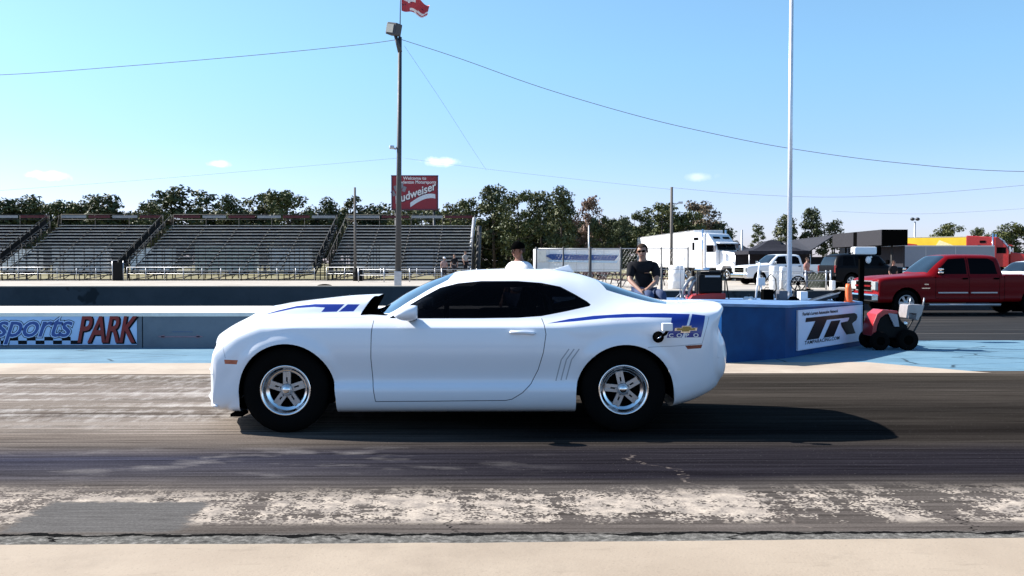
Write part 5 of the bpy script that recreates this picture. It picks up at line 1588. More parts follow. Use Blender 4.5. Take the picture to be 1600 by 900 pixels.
# pale campers glimpsed through the grandstands
for i, (px, wpx, Y, zt, m, lb) in enumerate([(30, 60, 112, 3.0, M_twhite, 'white camper seen through the leftmost benches'), (128, 78, 110, 3.3, M_twhite, 'white camper seen through the stands right of the leftmost aisle'), (240, 60, 112, 3.1, M_twhite, 'white camper behind the stairway left of the widest stand'),
        (355, 90, 110, 3.4, mat('camper_pale_green', (.42, .56, .50), .6), 'pale green camper behind the widest stand'), (455, 60, 113, 3.2, M_twhite, 'white camper behind the right end of the widest stand'), (590, 60, 112, 3.4, M_twhite, 'white camper behind the stand left of the floodlight pole'), (664, 54, 112, 3.2, mat('camper_blue_grey', (.42, .48, .60), .6), 'blue grey camper behind the stand right of the floodlight pole')]):
    trailer(XP(px, Y), Y, 0, wpx * Y / F, 2.3, .5, zt, m, lb)

# ================================================================ TENTS
M_tent = mat('black_tent_cloth', (.035, .035, .045), .8, var=.2)
M_tentg = mat('dark_grey_canopy', (.060, .058, .066), .75, var=.15, scale=1)
def tent(x, y, rz, w, d, ze, zp, m, label, wall=True, flat=.12):
    o = empty('canopy_tent', (x, y, 0), rz); tag(o, label, 'tent')
    bm_ = MB(); bm_.use(m); n = 10; cols = {}
    # swooping hipped roof
    def zz(a, b):
        t = 1 - max(abs(a), abs(b)); return ze + (zp - ze) * (t ** 1.6 if t < 1 - flat else (1 - flat) ** 1.6 + .0)
    for i in range(n + 1):
        for j in range(n + 1):
            a = -1 + 2 * i / n; b = -1 + 2 * j / n; cols[i, j] = bm_.bm.verts.new((a * w / 2, b * d / 2, zz(a, b)))
    for i in range(n):
        for j in range(n): bm_.bm.faces.new((cols[i, j], cols[i + 1, j], cols[i + 1, j + 1], cols[i, j + 1]))
    for (a, b) in (((-1, -1), (1, -1)), ((1, -1), (1, 1)), ((1, 1), (-1, 1)), ((-1, 1), (-1, -1))):
        p, q = (a[0] * w / 2, a[1] * d / 2), (b[0] * w / 2, b[1] * d / 2)
        bm_.quad([(p[0], p[1], ze), (q[0], q[1], ze), (q[0], q[1], ze - .25), (p[0], p[1], ze - .25)])
    bm_.build('roof', None, o)
    for sx in (-1, 1):
        for sy in (-1, 1): mb = MB(); mb.use(M_galv); mb.cyl((sx * w / 2 * .97, sy * d / 2 * .97, 0), (sx * w / 2 * .97, sy * d / 2 * .97, ze), .035, seg=6); mb.build('leg', None, o)
    if wall: mb = MB(); mb.use(M_tent); mb.box((0, d / 2 * .97, ze / 2), (w * .97, .03, ze - .05)); mb.box((w / 2 * .96, 0, ze / 2), (.03, d * .9, ze - .05)); mb.build('shade_backing', None, o)  # black sheets added to darken the space beneath the roof
    return o
tent(XP(1212, 70), 71, 0, 4.6, 4.2, 2.28, 3.35, M_tent, 'black peaked canopy tent above the white pickup truck')
tent(XP(1149, 92), 93, 0, 3.6, 5, 2.6, 3.75, M_tent, 'black tent slope showing between the semi truck and the peaked canopy')
# grey lean-to canopy roof rising right into the black box awning
o = empty('awning', (XP(1268, 76), 78, 0)); tag(o, 'wide dark grey sloping awning roof between the peaked tent and the black box', 'awning')
mb = MB(); mb.use(M_tentg); e0 = o.location
pts = [P(1222, 393, 74), P(1262, 394, 70), P(1304, 366.5, 74), P(1304, 366.5, 84), P(1238, 375, 92)]
pts = [p - e0 for p in pts]
mb.prism([(0, 0)] * 0 or [(pts[0].x, pts[0].z), (pts[1].x, pts[1].z), (pts[2].x, pts[2].z), (pts[4].x, pts[4].z)], -2, -1.9) if False else None
vs = [mb.bm.verts.new(p) for p in pts]; f_ = mb.bm.faces.new(vs)
r_ = bmesh.ops.extrude_face_region(mb.bm, geom=[f_])
for g in r_['geom']:
    if isinstance(g, bmesh.types.BMVert): g.co.z -= .08
mb.build('roof', None, o)
mb = MB(); mb.use(M_tent); mb.box((.6, 1, .95), (5.6, .1, 1.9)); mb.build('shade_backing', None, o)  # black sheet added for the shade below the sloping roof
for q in (pts[0], pts[1], pts[2]): mb = MB(); mb.use(M_steel); mb.cyl((q.x, q.y, 0), (q.x, q.y, q.z), .05, seg=6); mb.build('leg', None, o)
# black box shaped awning
A = Vector((XP(1378, 60), 60)); B = Vector((XP(1301, 70), 70)); d = (B - A); Lb = d.length; rz = math.atan2(d.y, d.x)
c = (A + B) / 2
o = empty('box_awning', (c.x, c.y, 0), rz); tag(o, 'long black box shaped awning with dark grey side panels over the SUV', 'awning')
zb_, zt_ = 2.52, 3.52
mb = MB(); mb.use(M_blk)
wdt = 1.6
mb.box((0, -wdt / 2, (zb_ + zt_) / 2), (Lb, wdt, zt_ - zb_)); hous = mb.build('housing', None, o)
for a0, a1 in ((-Lb / 2, -.35), (.35, Lb / 2)):
    mb = MB(); mb.use(mat('panel_charcoal', (.05, .048, .054), .6, var=.08)); mb.box(((a0 + a1) / 2, .01, (zb_ + zt_) / 2), (a1 - a0 - .05, .05, zt_ - zb_ - .02)); mb.build('side_panel', None, hous)
for sx in (-1, 1): mb = MB(); mb.use(M_steel); mb.cyl((sx * Lb * .45, -wdt / 2, 0), (sx * Lb * .45, -wdt / 2, zb_), .07, seg=6); mb.build('leg', None, o)
mb = MB(); mb.use(M_tent); mb.box((0, -wdt + .1, 1.25), (Lb * .95, .06, 2.5)); mb.build('shade_sheet', None, o)  # black sheet added, standing in for the dark open space under the awning

# ================================================================ FENCES, TABLES, BARRELS
def fence(pxs, Y, z, label, wires=True, m=M_darkpole, thick=()):
    x0, x1 = XP(pxs[0], Y), XP(pxs[-1], Y); cx = (x0 + x1) / 2
    o = empty('chain_link_fence', (cx, Y, 0)); tag(o, label, 'fence')
    for p in pxs:
        mb = MB(); mb.use(m); mb.cyl((XP(p, Y) - cx, 0, 0), (XP(p, Y) - cx, 0, z), .075 if p in thick else .04, seg=8); mb.build('post', None, o)
    mb = MB(); mb.use(M_galv); mb.cyl((x0 - cx, 0, z - .08), (x1 - cx, 0, z - .08), .02, seg=6); mb.cyl((x0 - cx, 0, z * .5), (x1 - cx, 0, z * .5), .015, seg=6); mb.build('rail', None, o)
    if wires:
        mb = MB(); mb.use(M_galv); st = .16; n = int((x1 - x0) / st)
        for k in range(n):
            for s2 in (-1, 1):
                xa = x0 - cx + k * st; xb = xa + s2 * z * .55
                if x0 - cx <= xb <= x1 - cx: mb.cyl((xa, 0, .05), (xb, 0, z - .1), .0018, seg=3, caps=False)
        mb.build('wire_mesh', None, o)
    return o
fence((838, 880, 922, 970, 1033, 1075), 47, 2.2, 'chain link fence with dark posts behind the seated man', thick=(922,))
fence((1187, 1222, 1259, 1291, 1298), 47.5, 1.05, 'low chain link fence in front of the white pickup and black SUV', m=M_galv)
fence((560, 600, 640, 690, 745, 800, 838), 70, 1.0, 'low rail fence behind the windshield of the race car', False, m=M_galv)
mb = MB(); mb.use(mat('olive_cloth', (.10, .11, .06), .9, var=.3)); p = P(1276, 436, 47.8); mb.box((0, 0, 0), (.86, .03, .72))
tag(mb.build('windscreen_cloth', None, None, loc=(p.x, 47.8, .52)), 'olive cloth panel tied to the low fence before the SUV', 'cloth')
M_tabler = mat('dark_red_wood', (.13, .03, .025), .8, var=.35, scale=3)
def picnic(x, y, rz):
    o = empty('picnic_table', (x, y, 0), rz)
    mb = MB(); mb.use(M_tabler)
    for k in range(5): mb.box((0, -.32 + k * .16, .74), (1.8, .145, .04))
    mb.build('table_top', None, o)
    for sg in (-1, 1): mb = MB(); mb.use(M_tabler); mb.box((0, sg * .68, .43), (1.8, .26, .04)); mb.build('bench', None, o)
    for sx in (-1, 1):
        mb = MB(); mb.use(M_steel)
        for sg in (-1, 1): mb.cyl((sx * .65, sg * .62, 0), (sx * .65, sg * .22, .73), .035, seg=5)
        mb.cyl((sx * .65, -.72, .40), (sx * .65, .72, .40), .03, seg=5); mb.build('leg_frame', None, o)
    return o
PTS = [(862, 60, 'dark red picnic table just right of the race car roof fin, back row'), (905, 57, 'dark red picnic table left of the thick fence post'), (945, 58, 'dark red picnic table right of the thick fence post'), (985, 55, 'dark red picnic table left of the seated man'), (1048, 60, 'dark red picnic table right of the seated man'), (930, 66, 'farthest dark red picnic table before the striped trailer')]
pt0 = picnic(0, 0, 0)
for i, (px, Y, lb) in enumerate(PTS):
    t = pt0 if i == 0 else copy_tree(pt0)
    t.location = (XP(px, Y), Y, 0); t.rotation_euler.z = (.1, -.15, .3, 1.2, .2, -.3)[i]; tag(t, lb, 'picnic table', 'picnic tables in the pit area')
def barrel(x, y, r, h, m, label, name='barrel', z=0):
    o = empty(name, (x, y, z)); tag(o, label, 'barrel')
    mb = MB(); mb.use(m); mb.lathe([(0, 0), (r * .96, 0), (r, .02), (r, h * .3), (r * 1.03, h * .33), (r, h * .36), (r, h * .64), (r * 1.03, h * .67), (r, h * .7), (r, h - .02), (r * .96, h)], 24, 'Z'); mb.build('drum', None, o)
    mb = MB(); mb.use(m); mb.lathe([(r * .97, h - .005), (r * .92, h + .012), (0, h + .012)], 24, 'Z'); mb.build('lid', None, o)
barrel(XP(559, 74), 74, .38, 1.0, mat('barrel_black', (.012, .012, .012), .6), 'black trash barrel at the foot of the slim wooden pole')
barrel(XP(1210, 49), 49, .26, 1.25, M_twhite, 'left white drum in front of the white pickup')
barrel(XP(1223, 49.5), 49.5, .26, 1.2, M_twhite, 'right white drum next to the silver flagpole')
barrel(XP(1057, 52), 52, .42, 1.25, M_twhite, 'fat white drum right of the seated man')
barrel(XP(1301, 46), 46, .14, .55, M_twhite, 'small white canister by the fence end at the SUV wheel')
# black rubber disc on the pit road
mb = MB(); mb.use(M_blk); mb.ball((0, 0, .05), (.47, .47, .17), 24); tag(mb.build('rubber_disc', None, None, loc=(XP(507, 54), 54, 0)), 'round black rubber disc lying on the pale strip above the hood', 'disc')

# ================================================================ THINGS ON THE BLUE BLOCK
YB = 16.6; ZB = .80
def B_(px, py, Y=YB): return P(px, py, Y)
o = empty('generator', (XP(1105, YB), YB, ZB)); tag(o, 'black portable generator on a bright red base on the blue block', 'generator')
mb = MB(); mb.use(mat('generator_black', (.012, .012, .013), .5)); mb.box((.02, 0, .27), (.42, .40, .33), bev=.04); mb.box((.03, 0, .455), (.36, .3, .05), bev=.015); mb.build('engine_housing', None, o)
mb = MB(); mb.use(mat('bright_red_plastic', (.55, .02, .015), .4)); mb.prism([(-.36, 0), (-.30, .07), (.0, .11), (.27, .11), (.27, 0)], -.24, .24); mb.build('red_base', None, o, bevel=.01)
for sg in (-1, 1): mb = MB(); mb.use(M_steel); mb.tube([(-.22, sg * .22, .0), (-.22, sg * .22, .50), (.26, sg * .22, .50), (.26, sg * .22, 0)], .014, 6); mb.build('carry_handle', None, o)
mb = MB(); mb.use(M_wtrim); mb.box((.05, -.21, .40), (.26, .01, .03)); mb.build('label_strip', None, o)
# silver ducts beside it
o = empty('air_duct', (XP(1078, YB), YB, ZB)); tag(o, 'pair of curled silver hoses left of the black generator', 'hose')
for k, dx_ in enumerate((-.06, .05)):
    mb = MB(); mb.use(mat('silver_hose', (.55, .54, .52), .4, .3)); mb.tube([(dx_ - .06, 0, .02), (dx_ - .05, 0, .16), (dx_ + .02, 0, .30), (dx_ + .09, 0, .37), (dx_ + .15, 0, .36)], .032, 8); mb.build('hose', None, o)
def stand_pole(px, ytop, label, lean=0, m=M_wtrim, r=.010, Y=YB, foot=True):
    p = B_(px, ytop, Y); x = XP(px, Y); o = empty('stand_pole', (x, Y, ZB)); tag(o, label, 'pole')
    mb = MB(); mb.use(m); mb.cyl((lean, 0, 0), (0, 0, p.z - ZB), r, r * .8, seg=8); mb.build('pole', None, o)
    if foot:
        mb = MB(); mb.use(m)
        for k in range(3): t = k * 2.09 + .5; mb.cyl((lean, 0, .10), (lean + .10 * math.cos(t), .10 * math.sin(t), 0), .007, seg=5)
        mb.build('tripod_feet', None, o)
stand_pole(1063, 395, 'thin pale pole left of the generator, left of a close pair')
stand_pole(1069, 401, 'thin pale pole left of the generator, right of a close pair', .01)
stand_pole(1126, 424, 'dark stand pole at the right side of the generator', .0, M_steel, .012)
stand_pole(1134, 432, 'leaning dark pole right of the generator', .06, M_steel, .012, foot=False)
stand_pole(1034, 412, 'dark slim post rising from the blue block right of the seated man', 0, M_darkpole, .02, 16.9, False)
# white pipe frame with small box
o = empty('pipe_frame', (XP(1187, YB), YB, ZB)); tag(o, 'white plastic pipe frame with a small box left of the flagpole', 'frame')
for i, (a, b) in enumerate((((1180, 474), (1187, 410)), ((1192, 474), (1188, 440)))):
    mb = MB(); mb.use(M_white); mb.cyl(B_(*a) - o.location, B_(*b) - o.location, .016, seg=8); mb.build('pipe', None, o)
mb = MB(); mb.use(M_twhite); mb.box(B_(1189, 440) - o.location, (.13, .09, .14), bev=.01); mb.build('box', None, o)
mb = MB(); mb.use(M_blk); mb.tube([B_(1196, 440) - o.location, B_(1204, 428) - o.location, B_(1212, 436) - o.location, B_(1213, 452) - o.location, B_(1205, 462) - o.location], .010, 6); mb.build('cable_loop', None, o)
# hose reel on legs
o = empty('hose_reel', (XP(1247, YB), YB, ZB)); tag(o, 'black open wheel shaped reel on thin legs right of the flagpole', 'reel')
cc = B_(1247, 443) - o.location
mb = MB(); mb.use(M_blk); tr = [(.125 + .010 * math.cos(t), .010 * math.sin(t)) for t in np.linspace(0, 2 * math.pi, 8)]
mb.lathe(tr, 32, 'Y', cc); 
for k in range(6):
    t = k * math.pi / 3; mb.cyl(cc, cc + Vector((math.cos(t) * .125, 0, math.sin(t) * .125)), .006, seg=5)
mb.cyl(cc + Vector((0, -.03, 0)), cc + Vector((0, .03, 0)), .03, seg=10); mb.build('wheel', None, o)
mb = MB(); mb.use(M_steel); mb.cyl((-.10, .02, 0), cc + Vector((-.0, .02, 0)), .010, seg=6); mb.cyl((.10, .02, 0), cc + Vector((0, .02, 0)), .010, seg=6); mb.build('legs', None, o)
mb = MB(); mb.use(M_blk); pz = B_(1258, 453) - o.location; mb.box(pz, (.24, .16, .015)); mb.cyl(pz, (pz.x, pz.y, 0), .01, seg=6); mb.build('shelf', None, o)
# a cluster of small black equipment
def eq(px, py0, py1, wpx, name, m, label, cat, kind):
    x = XP(px, YB - .3); o = empty(name, (x, YB - .3, ZB - .01)); w = wpx / 91.3; h = (py1 - py0) / 91.3; tag(o, label, cat)
    mb = MB(); mb.use(m)
    if kind == 'case': mb.box((0, 0, h / 2), (w, .2, h), bev=.012); mb.build('shell', None, o); mb = MB(); mb.use(M_steel); mb.tube([(-w * .25, 0, h), (-w * .2, 0, h + .03), (w * .2, 0, h + .03), (w * .25, 0, h)], .006, 5); mb.build('handle', None, o)
    if kind == 'helmet': 
        mb.ball((0, 0, h * .5), (w / 2, w / 2, h / 2), 20); mb.build('shell', None, o); mb = MB(); mb.use(M_blk); mb.ball((-.01, -w * .18, h * .5), (w * .40, w * .38, h * .2), 14); mb.build('visor', None, o)
    if kind == 'coil':
        for k in range(4): mb.lathe([(w / 2 - .012 * k + .009 * math.cos(t), .012 + k * .014 + .009 * math.sin(t)) for t in np.linspace(0, 2 * math.pi, 7)], 20, 'Z')
        mb.build('loops', None, o)
        mb = MB(); mb.use(M_steel); mb.cyl((0, 0, 0), (0, 0, .1), .02, seg=8); mb.build('core', None, o)
eq(1199, 456, 473, 16, 'equipment_case', M_blk, 'small black case left of the white helmet on the blue block', 'case', 'case')
eq(1206, 461, 472, 10, 'helmet', M_white, 'white helmet among black gear on the blue block', 'helmet', 'helmet')
eq(1222, 458, 473, 14, 'equipment_case', mat('case_grey', (.12, .13, .16), .6), 'grey blue case right of the white helmet', 'case', 'case')
eq(1240, 457, 474, 16, 'cable_coil', M_blk, 'coiled black cable below the open reel', 'cable coil', 'coil')
eq(1170, 469, 476, 18, 'cable_coil', mat('coil_white', (.7, .7, .7), .5), 'coiled white cable on the light blue block top', 'cable coil', 'coil')
eq(1254, 460, 474, 12, 'equipment_case', M_twhite, 'small pale case left of the dark ramp', 'case', 'case')
# dark ramp with roller
o = empty('roller_ramp', (XP(1288, YB - .3), YB - .3, ZB - .03)); tag(o, 'long dark ramp plate with a black roller at its upper end', 'ramp')
a = P(1253, 473, YB - .3) - o.location; b = P(1312, 456, YB - .3) - o.location
mb = MB(); mb.use(mat('ramp_dark', (.05, .055, .065), .5)); mb.prism([(a.x, a.z), (b.x, b.z), (b.x, b.z - .06), (a.x + .1, a.z - .02)], -.18, .18); mb.build('plate', None, o)
mb = MB(); mb.use(M_wtrim); mb.box(((a.x + b.x) / 2, -.19, (a.z + b.z) / 2 + .01), ((b - a).length, .015, .02), rot=Matrix.Rotation(-math.atan2(b.z - a.z, b.x - a.x), 3, 'Y')); mb.build('edge_trim', None, o)
mb = MB(); mb.use(M_blk); mb.cyl((b.x + .02, -.2, b.z - .07), (b.x + .02, .2, b.z - .07), .105, seg=24); mb.build('roller', None, o)
mb = MB(); mb.use(M_steel); mb.cyl((b.x - .12, -.12, b.z - .04), (b.x - .12, -.12, .02), .012, seg=6); mb.cyl((b.x - .12, .12, b.z - .04), (b.x - .12, .12, .02), .012, seg=6); mb.build('legs', None, o)
# cone
Yc = 16.1; o = empty('traffic_cone', (XP(1326, Yc), Yc, .765)); tag(o, 'orange traffic cone standing on the right end of the blue block', 'traffic cone')
mb = MB(); mb.use(mat('cone_orange', (.75, .12, .02), .5, var=.05)); mb.lathe([(.075, .012), (.07, .03), (.052, .24), (.040, .31), (.0, .312)], 24, 'Z'); mb.build('body', None, o)
mb = MB(); mb.use(mat('cone_orange', (.75, .12, .02), .5)); mb.box((0, 0, .008), (.17, .17, .016)); mb.build('base', None, o)
# small cup-like stake beside the generator
# timing tree seen from the side
Yt = 17.7; x = XP(1346, Yt); o = empty('timing_tree', (x, Yt, 0)); tag(o, 'black starting light post with a white box on top beside the TR panel', 'timing tree')
mb = MB(); mb.use(M_blk); mb.box((0, 0, .78), (.085, .08, 1.56)); mb.build('post', None, o)
mb = MB(); mb.use(M_twhite); mb.box((.04, 0, ZP(391.5, Yt)), (.42, .22, .14), bev=.03); tb = mb.build('top_box', None, o)
mb = MB(); mb.use(M_blk); mb.box((.30, 0, ZP(391.5, Yt)), (.07, .2, .17), bev=.02); mb.tube([(-.17, 0, ZP(395, Yt)), (-.23, 0, ZP(396, Yt)), (-.24, 0, ZP(388, Yt))], .015, 6); mb.build('side_cap', None, tb)
mb = MB(); mb.use(M_twhite); mb.ball((.11, -.05, ZP(406, Yt)), (.05, .06, .07), 12); mb.cyl((.11, -.05, ZP(404, Yt)), (.17, -.05, ZP(401, Yt)), .02, seg=6); mb.build('spotlight', None, o)
mb = MB(); mb.use(M_blk); mb.box((0, 0, .015), (.35, .35, .03)); mb.build('base', None, o)

# ================================================================ RED CART
YC = 15.7; sC = F / YC
def C_(px, py, Y=YC): return P(px, py, Y)
cx = XP(1397, YC); o = empty('power_cart', (cx, YC, 0)); tag(o, 'red and black two-wheeled powered cart with handlebar parked by the TR panel', 'cart')
bl = o.location
for k, (px, py, r_, dy) in enumerate(((1366, 533, .155, -.22), (1409, 531, .17, -.22), (1366, 533, .155, .25), (1409, 531, .17, .25))):
    c = C_(px, py) - bl; mb = MB(); mb.use(M_tyre)
    c.z = r_
    mb.lathe([(r_ * .45, -.05), (r_ * .9, -.055), (r_, -.03), (r_, .03), (r_ * .9, .055), (r_ * .45, .05)], 26, 'Y', (c.x, dy, c.z))
    wh = mb.build('wheel', None, o)
    mb = MB(); mb.use(M_blk); mb.lathe([(0, -.04), (r_ * .46, -.045), (r_ * .46, .045), (0, .04)], 16, 'Y', (c.x, dy, c.z)); mb.build('hub', None, wh)
def cpoly(l): return [((C_(a, b) - bl).x, (C_(a, b) - bl).z) for a, b in l]
mb = MB(); mb.use(mat('cart_black', (.008, .008, .009), .6)); mb.prism(cpoly([(1362, 526), (1366, 500), (1376, 488), (1398, 486), (1402, 500), (1412, 508), (1412, 528)]), -.16, .18); mb.build('engine_block', None, o, bevel=.02)
mb = MB(); mb.use(mat('cart_red', (.50, .03, .035), .35, coat=.4))
hood = cpoly([(1355, 524), (1357, 505), (1363, 490), (1372, 483), (1395, 485), (1395, 489), (1376, 490), (1368, 496), (1363, 508), (1361, 524)])
mb.prism(hood, -.20, .22); mb.build('red_hood', None, o, bevel=.008)
mb = MB(); mb.use(mat('cart_grey', (.36, .36, .42), .4)); mb.prism(cpoly([(1380, 488), (1394, 490), (1397, 509), (1390, 509)]), -.205, -.17); mb.build('side_vent', None, o)
mb = MB(); mb.use(mat('cart_silver', (.45, .41, .41), .4, .2)); mb.prism(cpoly([(1412, 476), (1418, 475), (1438, 476), (1434, 490), (1428, 500), (1424, 498), (1426, 489), (1414, 488), (1413, 497), (1409, 496)]), -.16, .16); mb.build('console', None, o, bevel=.01)
mb = MB(); mb.use(M_steel)
for q in (-.13, .13):
    mb.tube([(C_(1436, 478) - bl).x * Vector((1, 0, 0)) + Vector((0, q, (C_(1436, 478) - bl).z)), (C_(1432, 500) - bl).x * Vector((1, 0, 0)) + Vector((0, q, (C_(1432, 500) - bl).z)), (C_(1422, 518) - bl).x * Vector((1, 0, 0)) + Vector((0, q, (C_(1422, 518) - bl).z)), (C_(1408, 526) - bl).x * Vector((1, 0, 0)) + Vector((0, q, .17))], .014, 6)
mb.build('handle_frame', None, o)
for px in (1419, 1440):
    mb = MB(); mb.use(M_galv); a = C_(px - 2, 477) - bl; b = C_(px, 465) - bl; mb.cyl((a.x, -.1, a.z), (b.x, -.1, b.z), .012, seg=6); mb.build('grip', None, o)
mb = MB(); mb.use(M_chrome); a = C_(1408, 504) - bl; mb.ball((a.x, -.17, a.z), (.035, .02, .03), 10); mb.build('engine_cap', None, o)

# ================================================================ PEOPLE
def skinned(name, chains, m, parent, sub=2):
    """chains: lists of (point, radius[, radius2]); a chain starting on an existing point joins it"""
    vs = []; rad = []; ed = []
    def vid(p, r):
        p = Vector(p)
        for i, q in enumerate(vs):
            if (q - p).length < 1e-5: return i
        vs.append(p); rad.append(r); return len(vs) - 1
    for ch in chains:
        last = None
        for it in ch:
            i = vid(it[0], it[1:] if len(it) > 2 else (it[1], it[1]))
            if last is not None: ed.append((last, i))
            last = i
    me = bpy.data.meshes.new(name); me.from_pydata([v[:] for v in vs], ed, [])
    o = bpy.data.objects.new(name, me); COL.objects.link(o)
    sm = o.modifiers.new('skin', 'SKIN'); sm.use_smooth_shade = True
    sd = o.modifiers.new('sub', 'SUBSURF'); sd.levels = sub; sd.render_levels = sub
    for i, r in enumerate(rad): me.skin_vertices[0].data[i].radius = (r[0] * 1.08, r[1] * 1.08)
    me.skin_vertices[0].data[0].use_root = True
    m2 = eval_mesh(o); bpy.data.objects.remove(o)
    m2.name = name; m2.materials.clear(); m2.materials.append(m)
    for p in m2.polygons: p.use_smooth = True
    o = bpy.data.objects.new(name, m2); COL.objects.link(o); o.parent = parent
    return o
M_skin = mat('skin', (.48, .26, .18), .55, var=.06)
M_skin2 = mat('skin_tanned', (.34, .15, .10), .55, var=.06)
def hand(w, d, side, r=.0095):
    """five finger chains from the wrist w, pointing along d"""
    w = Vector(w); d = Vector(d).normalized(); s_ = Vector(side).normalized(); n = d.cross(s_).normalized()
    out = [[(w, .026), (w + d * .05, .034, .018), (w + d * .085, .036, .016)]]
    palm = w + d * .085
    for k, ln in enumerate((.060, .070, .065, .050)):
        b = palm + s_ * (-.027 + .018 * k)
        out.append([(palm, .036, .016), (b + d * .012, r), (b + d * (.012 + ln * .55) + n * .010, r * .92), (b + d * (.010 + ln) + n * .030, r * .8)])
    t0 = w + d * .05
    out.append([(t0, .034, .018), (t0 - s_ * .032 + d * .018, r * 1.15), (t0 - s_ * .042 + d * .048 + n * .012, r)])
    return out
def person(name_label, loc, rz, J, shirt, pants, skin, hair, cap=None, glasses=False, sc=1., long_sleeve=False, group=None):
    o = empty('person', loc, rz); o.scale = (sc, sc, sc); tag(o, name_label, 'person', group)
    V = {k: Vector(v) for k, v in J.items()}
    nk = V['neck']; hd = V['head']
    up = (hd - nk).normalized()
    uc = V['neck'] + (V['chest'] - V['neck']) * .42
    ch = [[(V['pelvis'], .125, .10), (V['waist'], .11, .085), (V['chest'], .10, .075), (uc, .06, .05), (V['neck'], .055)], [(V['neck'], .06), (nk + up * .06, .052), (hd - up * .075 + Vector(J.get('face', (0, -.02, 0))) * .8, .062), (hd, .088, .096), (hd + up * .085, .066)]]
    for s_ in 'LR':
        ch.append([(uc, .06, .05), (V['sho' + s_], .048), (V['elb' + s_], .042), (V['wri' + s_], .026)])
        dd = (V['wri' + s_] - V['elb' + s_]).normalized(); dd = (dd + Vector(J.get('hd' + s_, (0, 0, 0)))).normalized()
        sd = Vector((1 if s_ == 'L' else -1, .3, 0)); sd = (sd - dd * sd.dot(dd)).normalized()
        ch += hand(V['wri' + s_], dd, sd)
        ch.append([(V['pelvis'], .125, .10), (V['hip' + s_], .075), (V['kne' + s_], .055), (V['ank' + s_], .038), (V['ank' + s_] + Vector(J.get('toe', (0, -.13, -.04))), .034)])
    b = skinned('body', ch, skin, o)
    sh = [[(V['waist'] + (V['pelvis'] - V['waist']) * .7, .155, .13), (V['waist'], .15, .118), (V['chest'], .172, .13), (uc, .13, .115), (V['neck'] - up * .01, .066)]]
    for s_ in 'LR':
        e = V['elb' + s_]; s0 = V['sho' + s_]
        lst = [(uc, .13, .115), (s0, .084), (s0 + (e - s0) * .85, .064)]
        if long_sleeve: lst = [(uc, .115, .10), (s0, .078), (e, .058), (e + (V['wri' + s_] - e) * .92, .040)]
        sh.append(lst)
    skinned('shirt', sh, shirt, o)
    tr = []
    for s_ in 'LR':
        tr.append([(V['pelvis'], .15, .125), (V['hip' + s_], .102), (V['kne' + s_], .072), (V['ank' + s_] + (V['kne' + s_] - V['ank' + s_]) * .08, .055)])
    skinned('trousers', tr, pants, o)
    for s_ in 'LR':
        mb = MB(); mb.use(M_blk); t = Vector(J.get('toe', (0, -.13, -.04))); mb.ball(V['ank' + s_] + t * .5 + Vector((0, 0, -.02)), (.05, .13, .05), 12); mb.build('shoe', None, o)
    f = Vector(J.get('face', (0, -.02, 0))).normalized(); f = (f - up * f.dot(up)).normalized(); r_ = up.cross(f).normalized()
    Rm = Matrix((( -r_.x, -f.x, up.x), (-r_.y, -f.y, up.y), (-r_.z, -f.z, up.z)))
    # face details
    mb = MB(); mb.use(skin); mb.ball(hd + f * .098 - up * .025, (.014, .018, .024), 8, Rm)
    for q in (-1, 1): mb.ball(hd + r_ * q * .088 - up * .02 - f * .0, (.012, .02, .032), 8, Rm)
    mb.build('nose_and_ears', None, o)
    mb = MB(); mb.use(mat('lip', (.30, .10, .08), .6)); mb.ball(hd + f * .078 - up * .065, (.026, .012, .006), 8, Rm); mb.build('mouth', None, o)
    if glasses:
        mb = MB(); mb.use(M_blk)
        for q in (-1, 1): mb.ball(hd + f * .082 + r_ * q * .034 + up * .008, (.030, .014, .020), 10, Rm)
        mb.box(hd + f * .09 + up * .014, (.04, .01, .008), rot=Rm); 
        for q in (-1, 1): mb.box(hd + f * .03 + r_ * q * .09 + up * .012, (.006, .11, .008), rot=Rm)
        mb.build('sunglasses', None, o)
    else:
        for q in (-1, 1):
            mb = MB(); mb.use(M_blk); mb.ball(hd + f * .084 + r_ * q * .032 + up * .004, (.012, .006, .007), 8, Rm); mb.build('eye', None, o)
    if hair is not None:
        mb = MB(); mb.use(hair); r2 = bmesh.ops.create_uvsphere(mb.bm, u_segments=20, v_segments=14, radius=1)
        for v in r2['verts']:
            for g in v.link_faces: g.smooth = True
        for v in list(r2['verts']):
            if v.co.z < -.55 or (v.co.y < -.45 and v.co.z < .45): mb.bm.verts.remove(v)
            else: v.co = hd + Rm @ Vector((v.co.x * .096, v.co.y * .106 + .004, v.co.z * .108 + .012))
        mb.build('hair', None, o)
    if cap is not None:
        mb = MB(); mb.use(cap); r2 = bmesh.ops.create_uvsphere(mb.bm, u_segments=20, v_segments=14, radius=1)
        for v in r2['verts']:
            for g in v.link_faces: g.smooth = True
        for v in list(r2['verts']):
            if v.co.z < -.05: mb.bm.verts.remove(v)
            else: v.co = hd + Rm @ Vector((v.co.x * .102, v.co.y * .112, v.co.z * .105 + .030))
        mb.prism([(-.07, -.09), (.07, -.09), (.055, -.165), (0, -.18), (-.055, -.165)], .028, .036, 'xy', M=Matrix.Translation(hd) @ Rm.to_4x4())
        mb.build('cap', None, o)
    return o
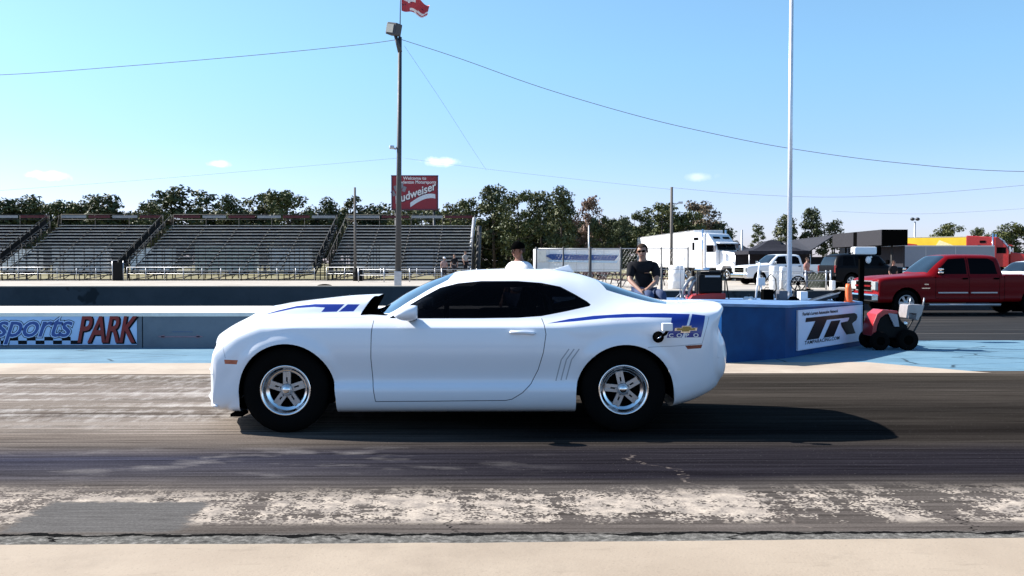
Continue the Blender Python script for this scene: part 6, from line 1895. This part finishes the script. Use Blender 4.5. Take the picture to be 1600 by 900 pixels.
STAND = dict(pelvis=(0, 0, .95), waist=(0, 0, 1.10), chest=(0, 0, 1.30), neck=(0, .0, 1.475), head=(0, -.01, 1.63), shoL=(.18, 0, 1.375), shoR=(-.18, 0, 1.375), elbL=(.24, .03, 1.13), elbR=(-.24, .03, 1.13),
             wriL=(.25, -.08, .90), wriR=(-.25, -.08, .90), hipL=(.09, 0, .90), hipR=(-.09, 0, .90), kneL=(.10, -.02, .50), kneR=(-.10, -.02, .50), ankL=(.10, 0, .09), ankR=(-.10, 0, .09))
M_tblack = mat('black_cotton', (.018, .018, .022), .9, var=.25, scale=5)
M_twh = mat('white_cotton', (.78, .78, .80), .9, var=.04)
M_denim = mat('blue_denim', (.045, .075, .17), .9, var=.2, scale=8)
M_khaki = mat('dark_trousers', (.05, .05, .06), .9)
M_hairg = mat('short_brown_hair', (.06, .04, .03), .9, var=.3, scale=30)
# seated man on the blue block
sx_ = XP(1006, 15.45)
SIT = dict(pelvis=(0.03, .10, .10), waist=(.02, .12, .26), chest=(0, .08, .47), neck=(-.01, .05, .655), head=(-.03, .02, .81), shoL=(.185, .07, .555), shoR=(-.195, .06, .555), elbL=(.20, -.10, .33), elbR=(-.24, -.06, .33),
           wriL=(.02, -.28, .20), wriR=(-.10, -.28, .17), hdL=(-.4, -.2, -.3), hdR=(.5, -.2, -.3), hipL=(.12, .06, .09), hipR=(-.07, .04, .09), kneL=(.23, -.40, .13), kneR=(.03, -.42, .12), ankL=(.22, -.44, -.36), ankR=(.02, -.48, -.36), toe=(0, -.14, -.02), face=(-.006, -.02, 0))
person('man in black shirt, jeans and sunglasses sitting on the blue block', (sx_, 15.42, .82), 0, SIT, M_tblack, M_denim, M_skin, M_hairg, None, True)
# man in white shirt behind the car
W_ = dict(STAND); W_.update(face=(-.006, -.02, 0), head=(0, -.02, 1.62))
person('man in white shirt and black cap standing behind the car roof', (XP(811, 14.2), 14.2, 0), -.75, W_, M_twh, M_denim, M_skin2, M_hairg, M_blk, False, 1.0)
G = 'spectators behind the low rail at the end of the stands'
person('spectator in pinkish shirt, leftmost of the three at the rail', (XP(694, 72.5), 72.5, 0), .5, STAND, mat('pinkish_shirt', (.45, .30, .28), .9), M_khaki, M_skin, None, M_twh, False, 1.06, group=G)
person('spectator in black shirt, middle of the three at the rail', (XP(710, 73), 73, .25), -.2, STAND, M_tblack, M_khaki, M_skin, M_hairg, None, False, 1.04, group=G)
person('spectator in pale grey shirt, rightmost of the three at the rail', (XP(727, 73.5), 73.5, .45), .9, STAND, mat('grey_shirt', (.40, .38, .37), .9), M_tblack, M_skin, M_hairg, None, False, 1.08, group=G)
person('bystander in jeans and pinkish top beside the black SUV', (XP(1261, 49.5), 49.5, 0), .8, STAND, mat('salmon_shirt', (.50, .24, .20), .9), M_denim, M_skin, M_hairg, None, False, .98)
person('dark dressed person behind the hood of the red pickup', (XP(1396, 44), 44, 0), .3, STAND, M_tblack, M_khaki, M_skin2, M_hairg, None, False, .88)
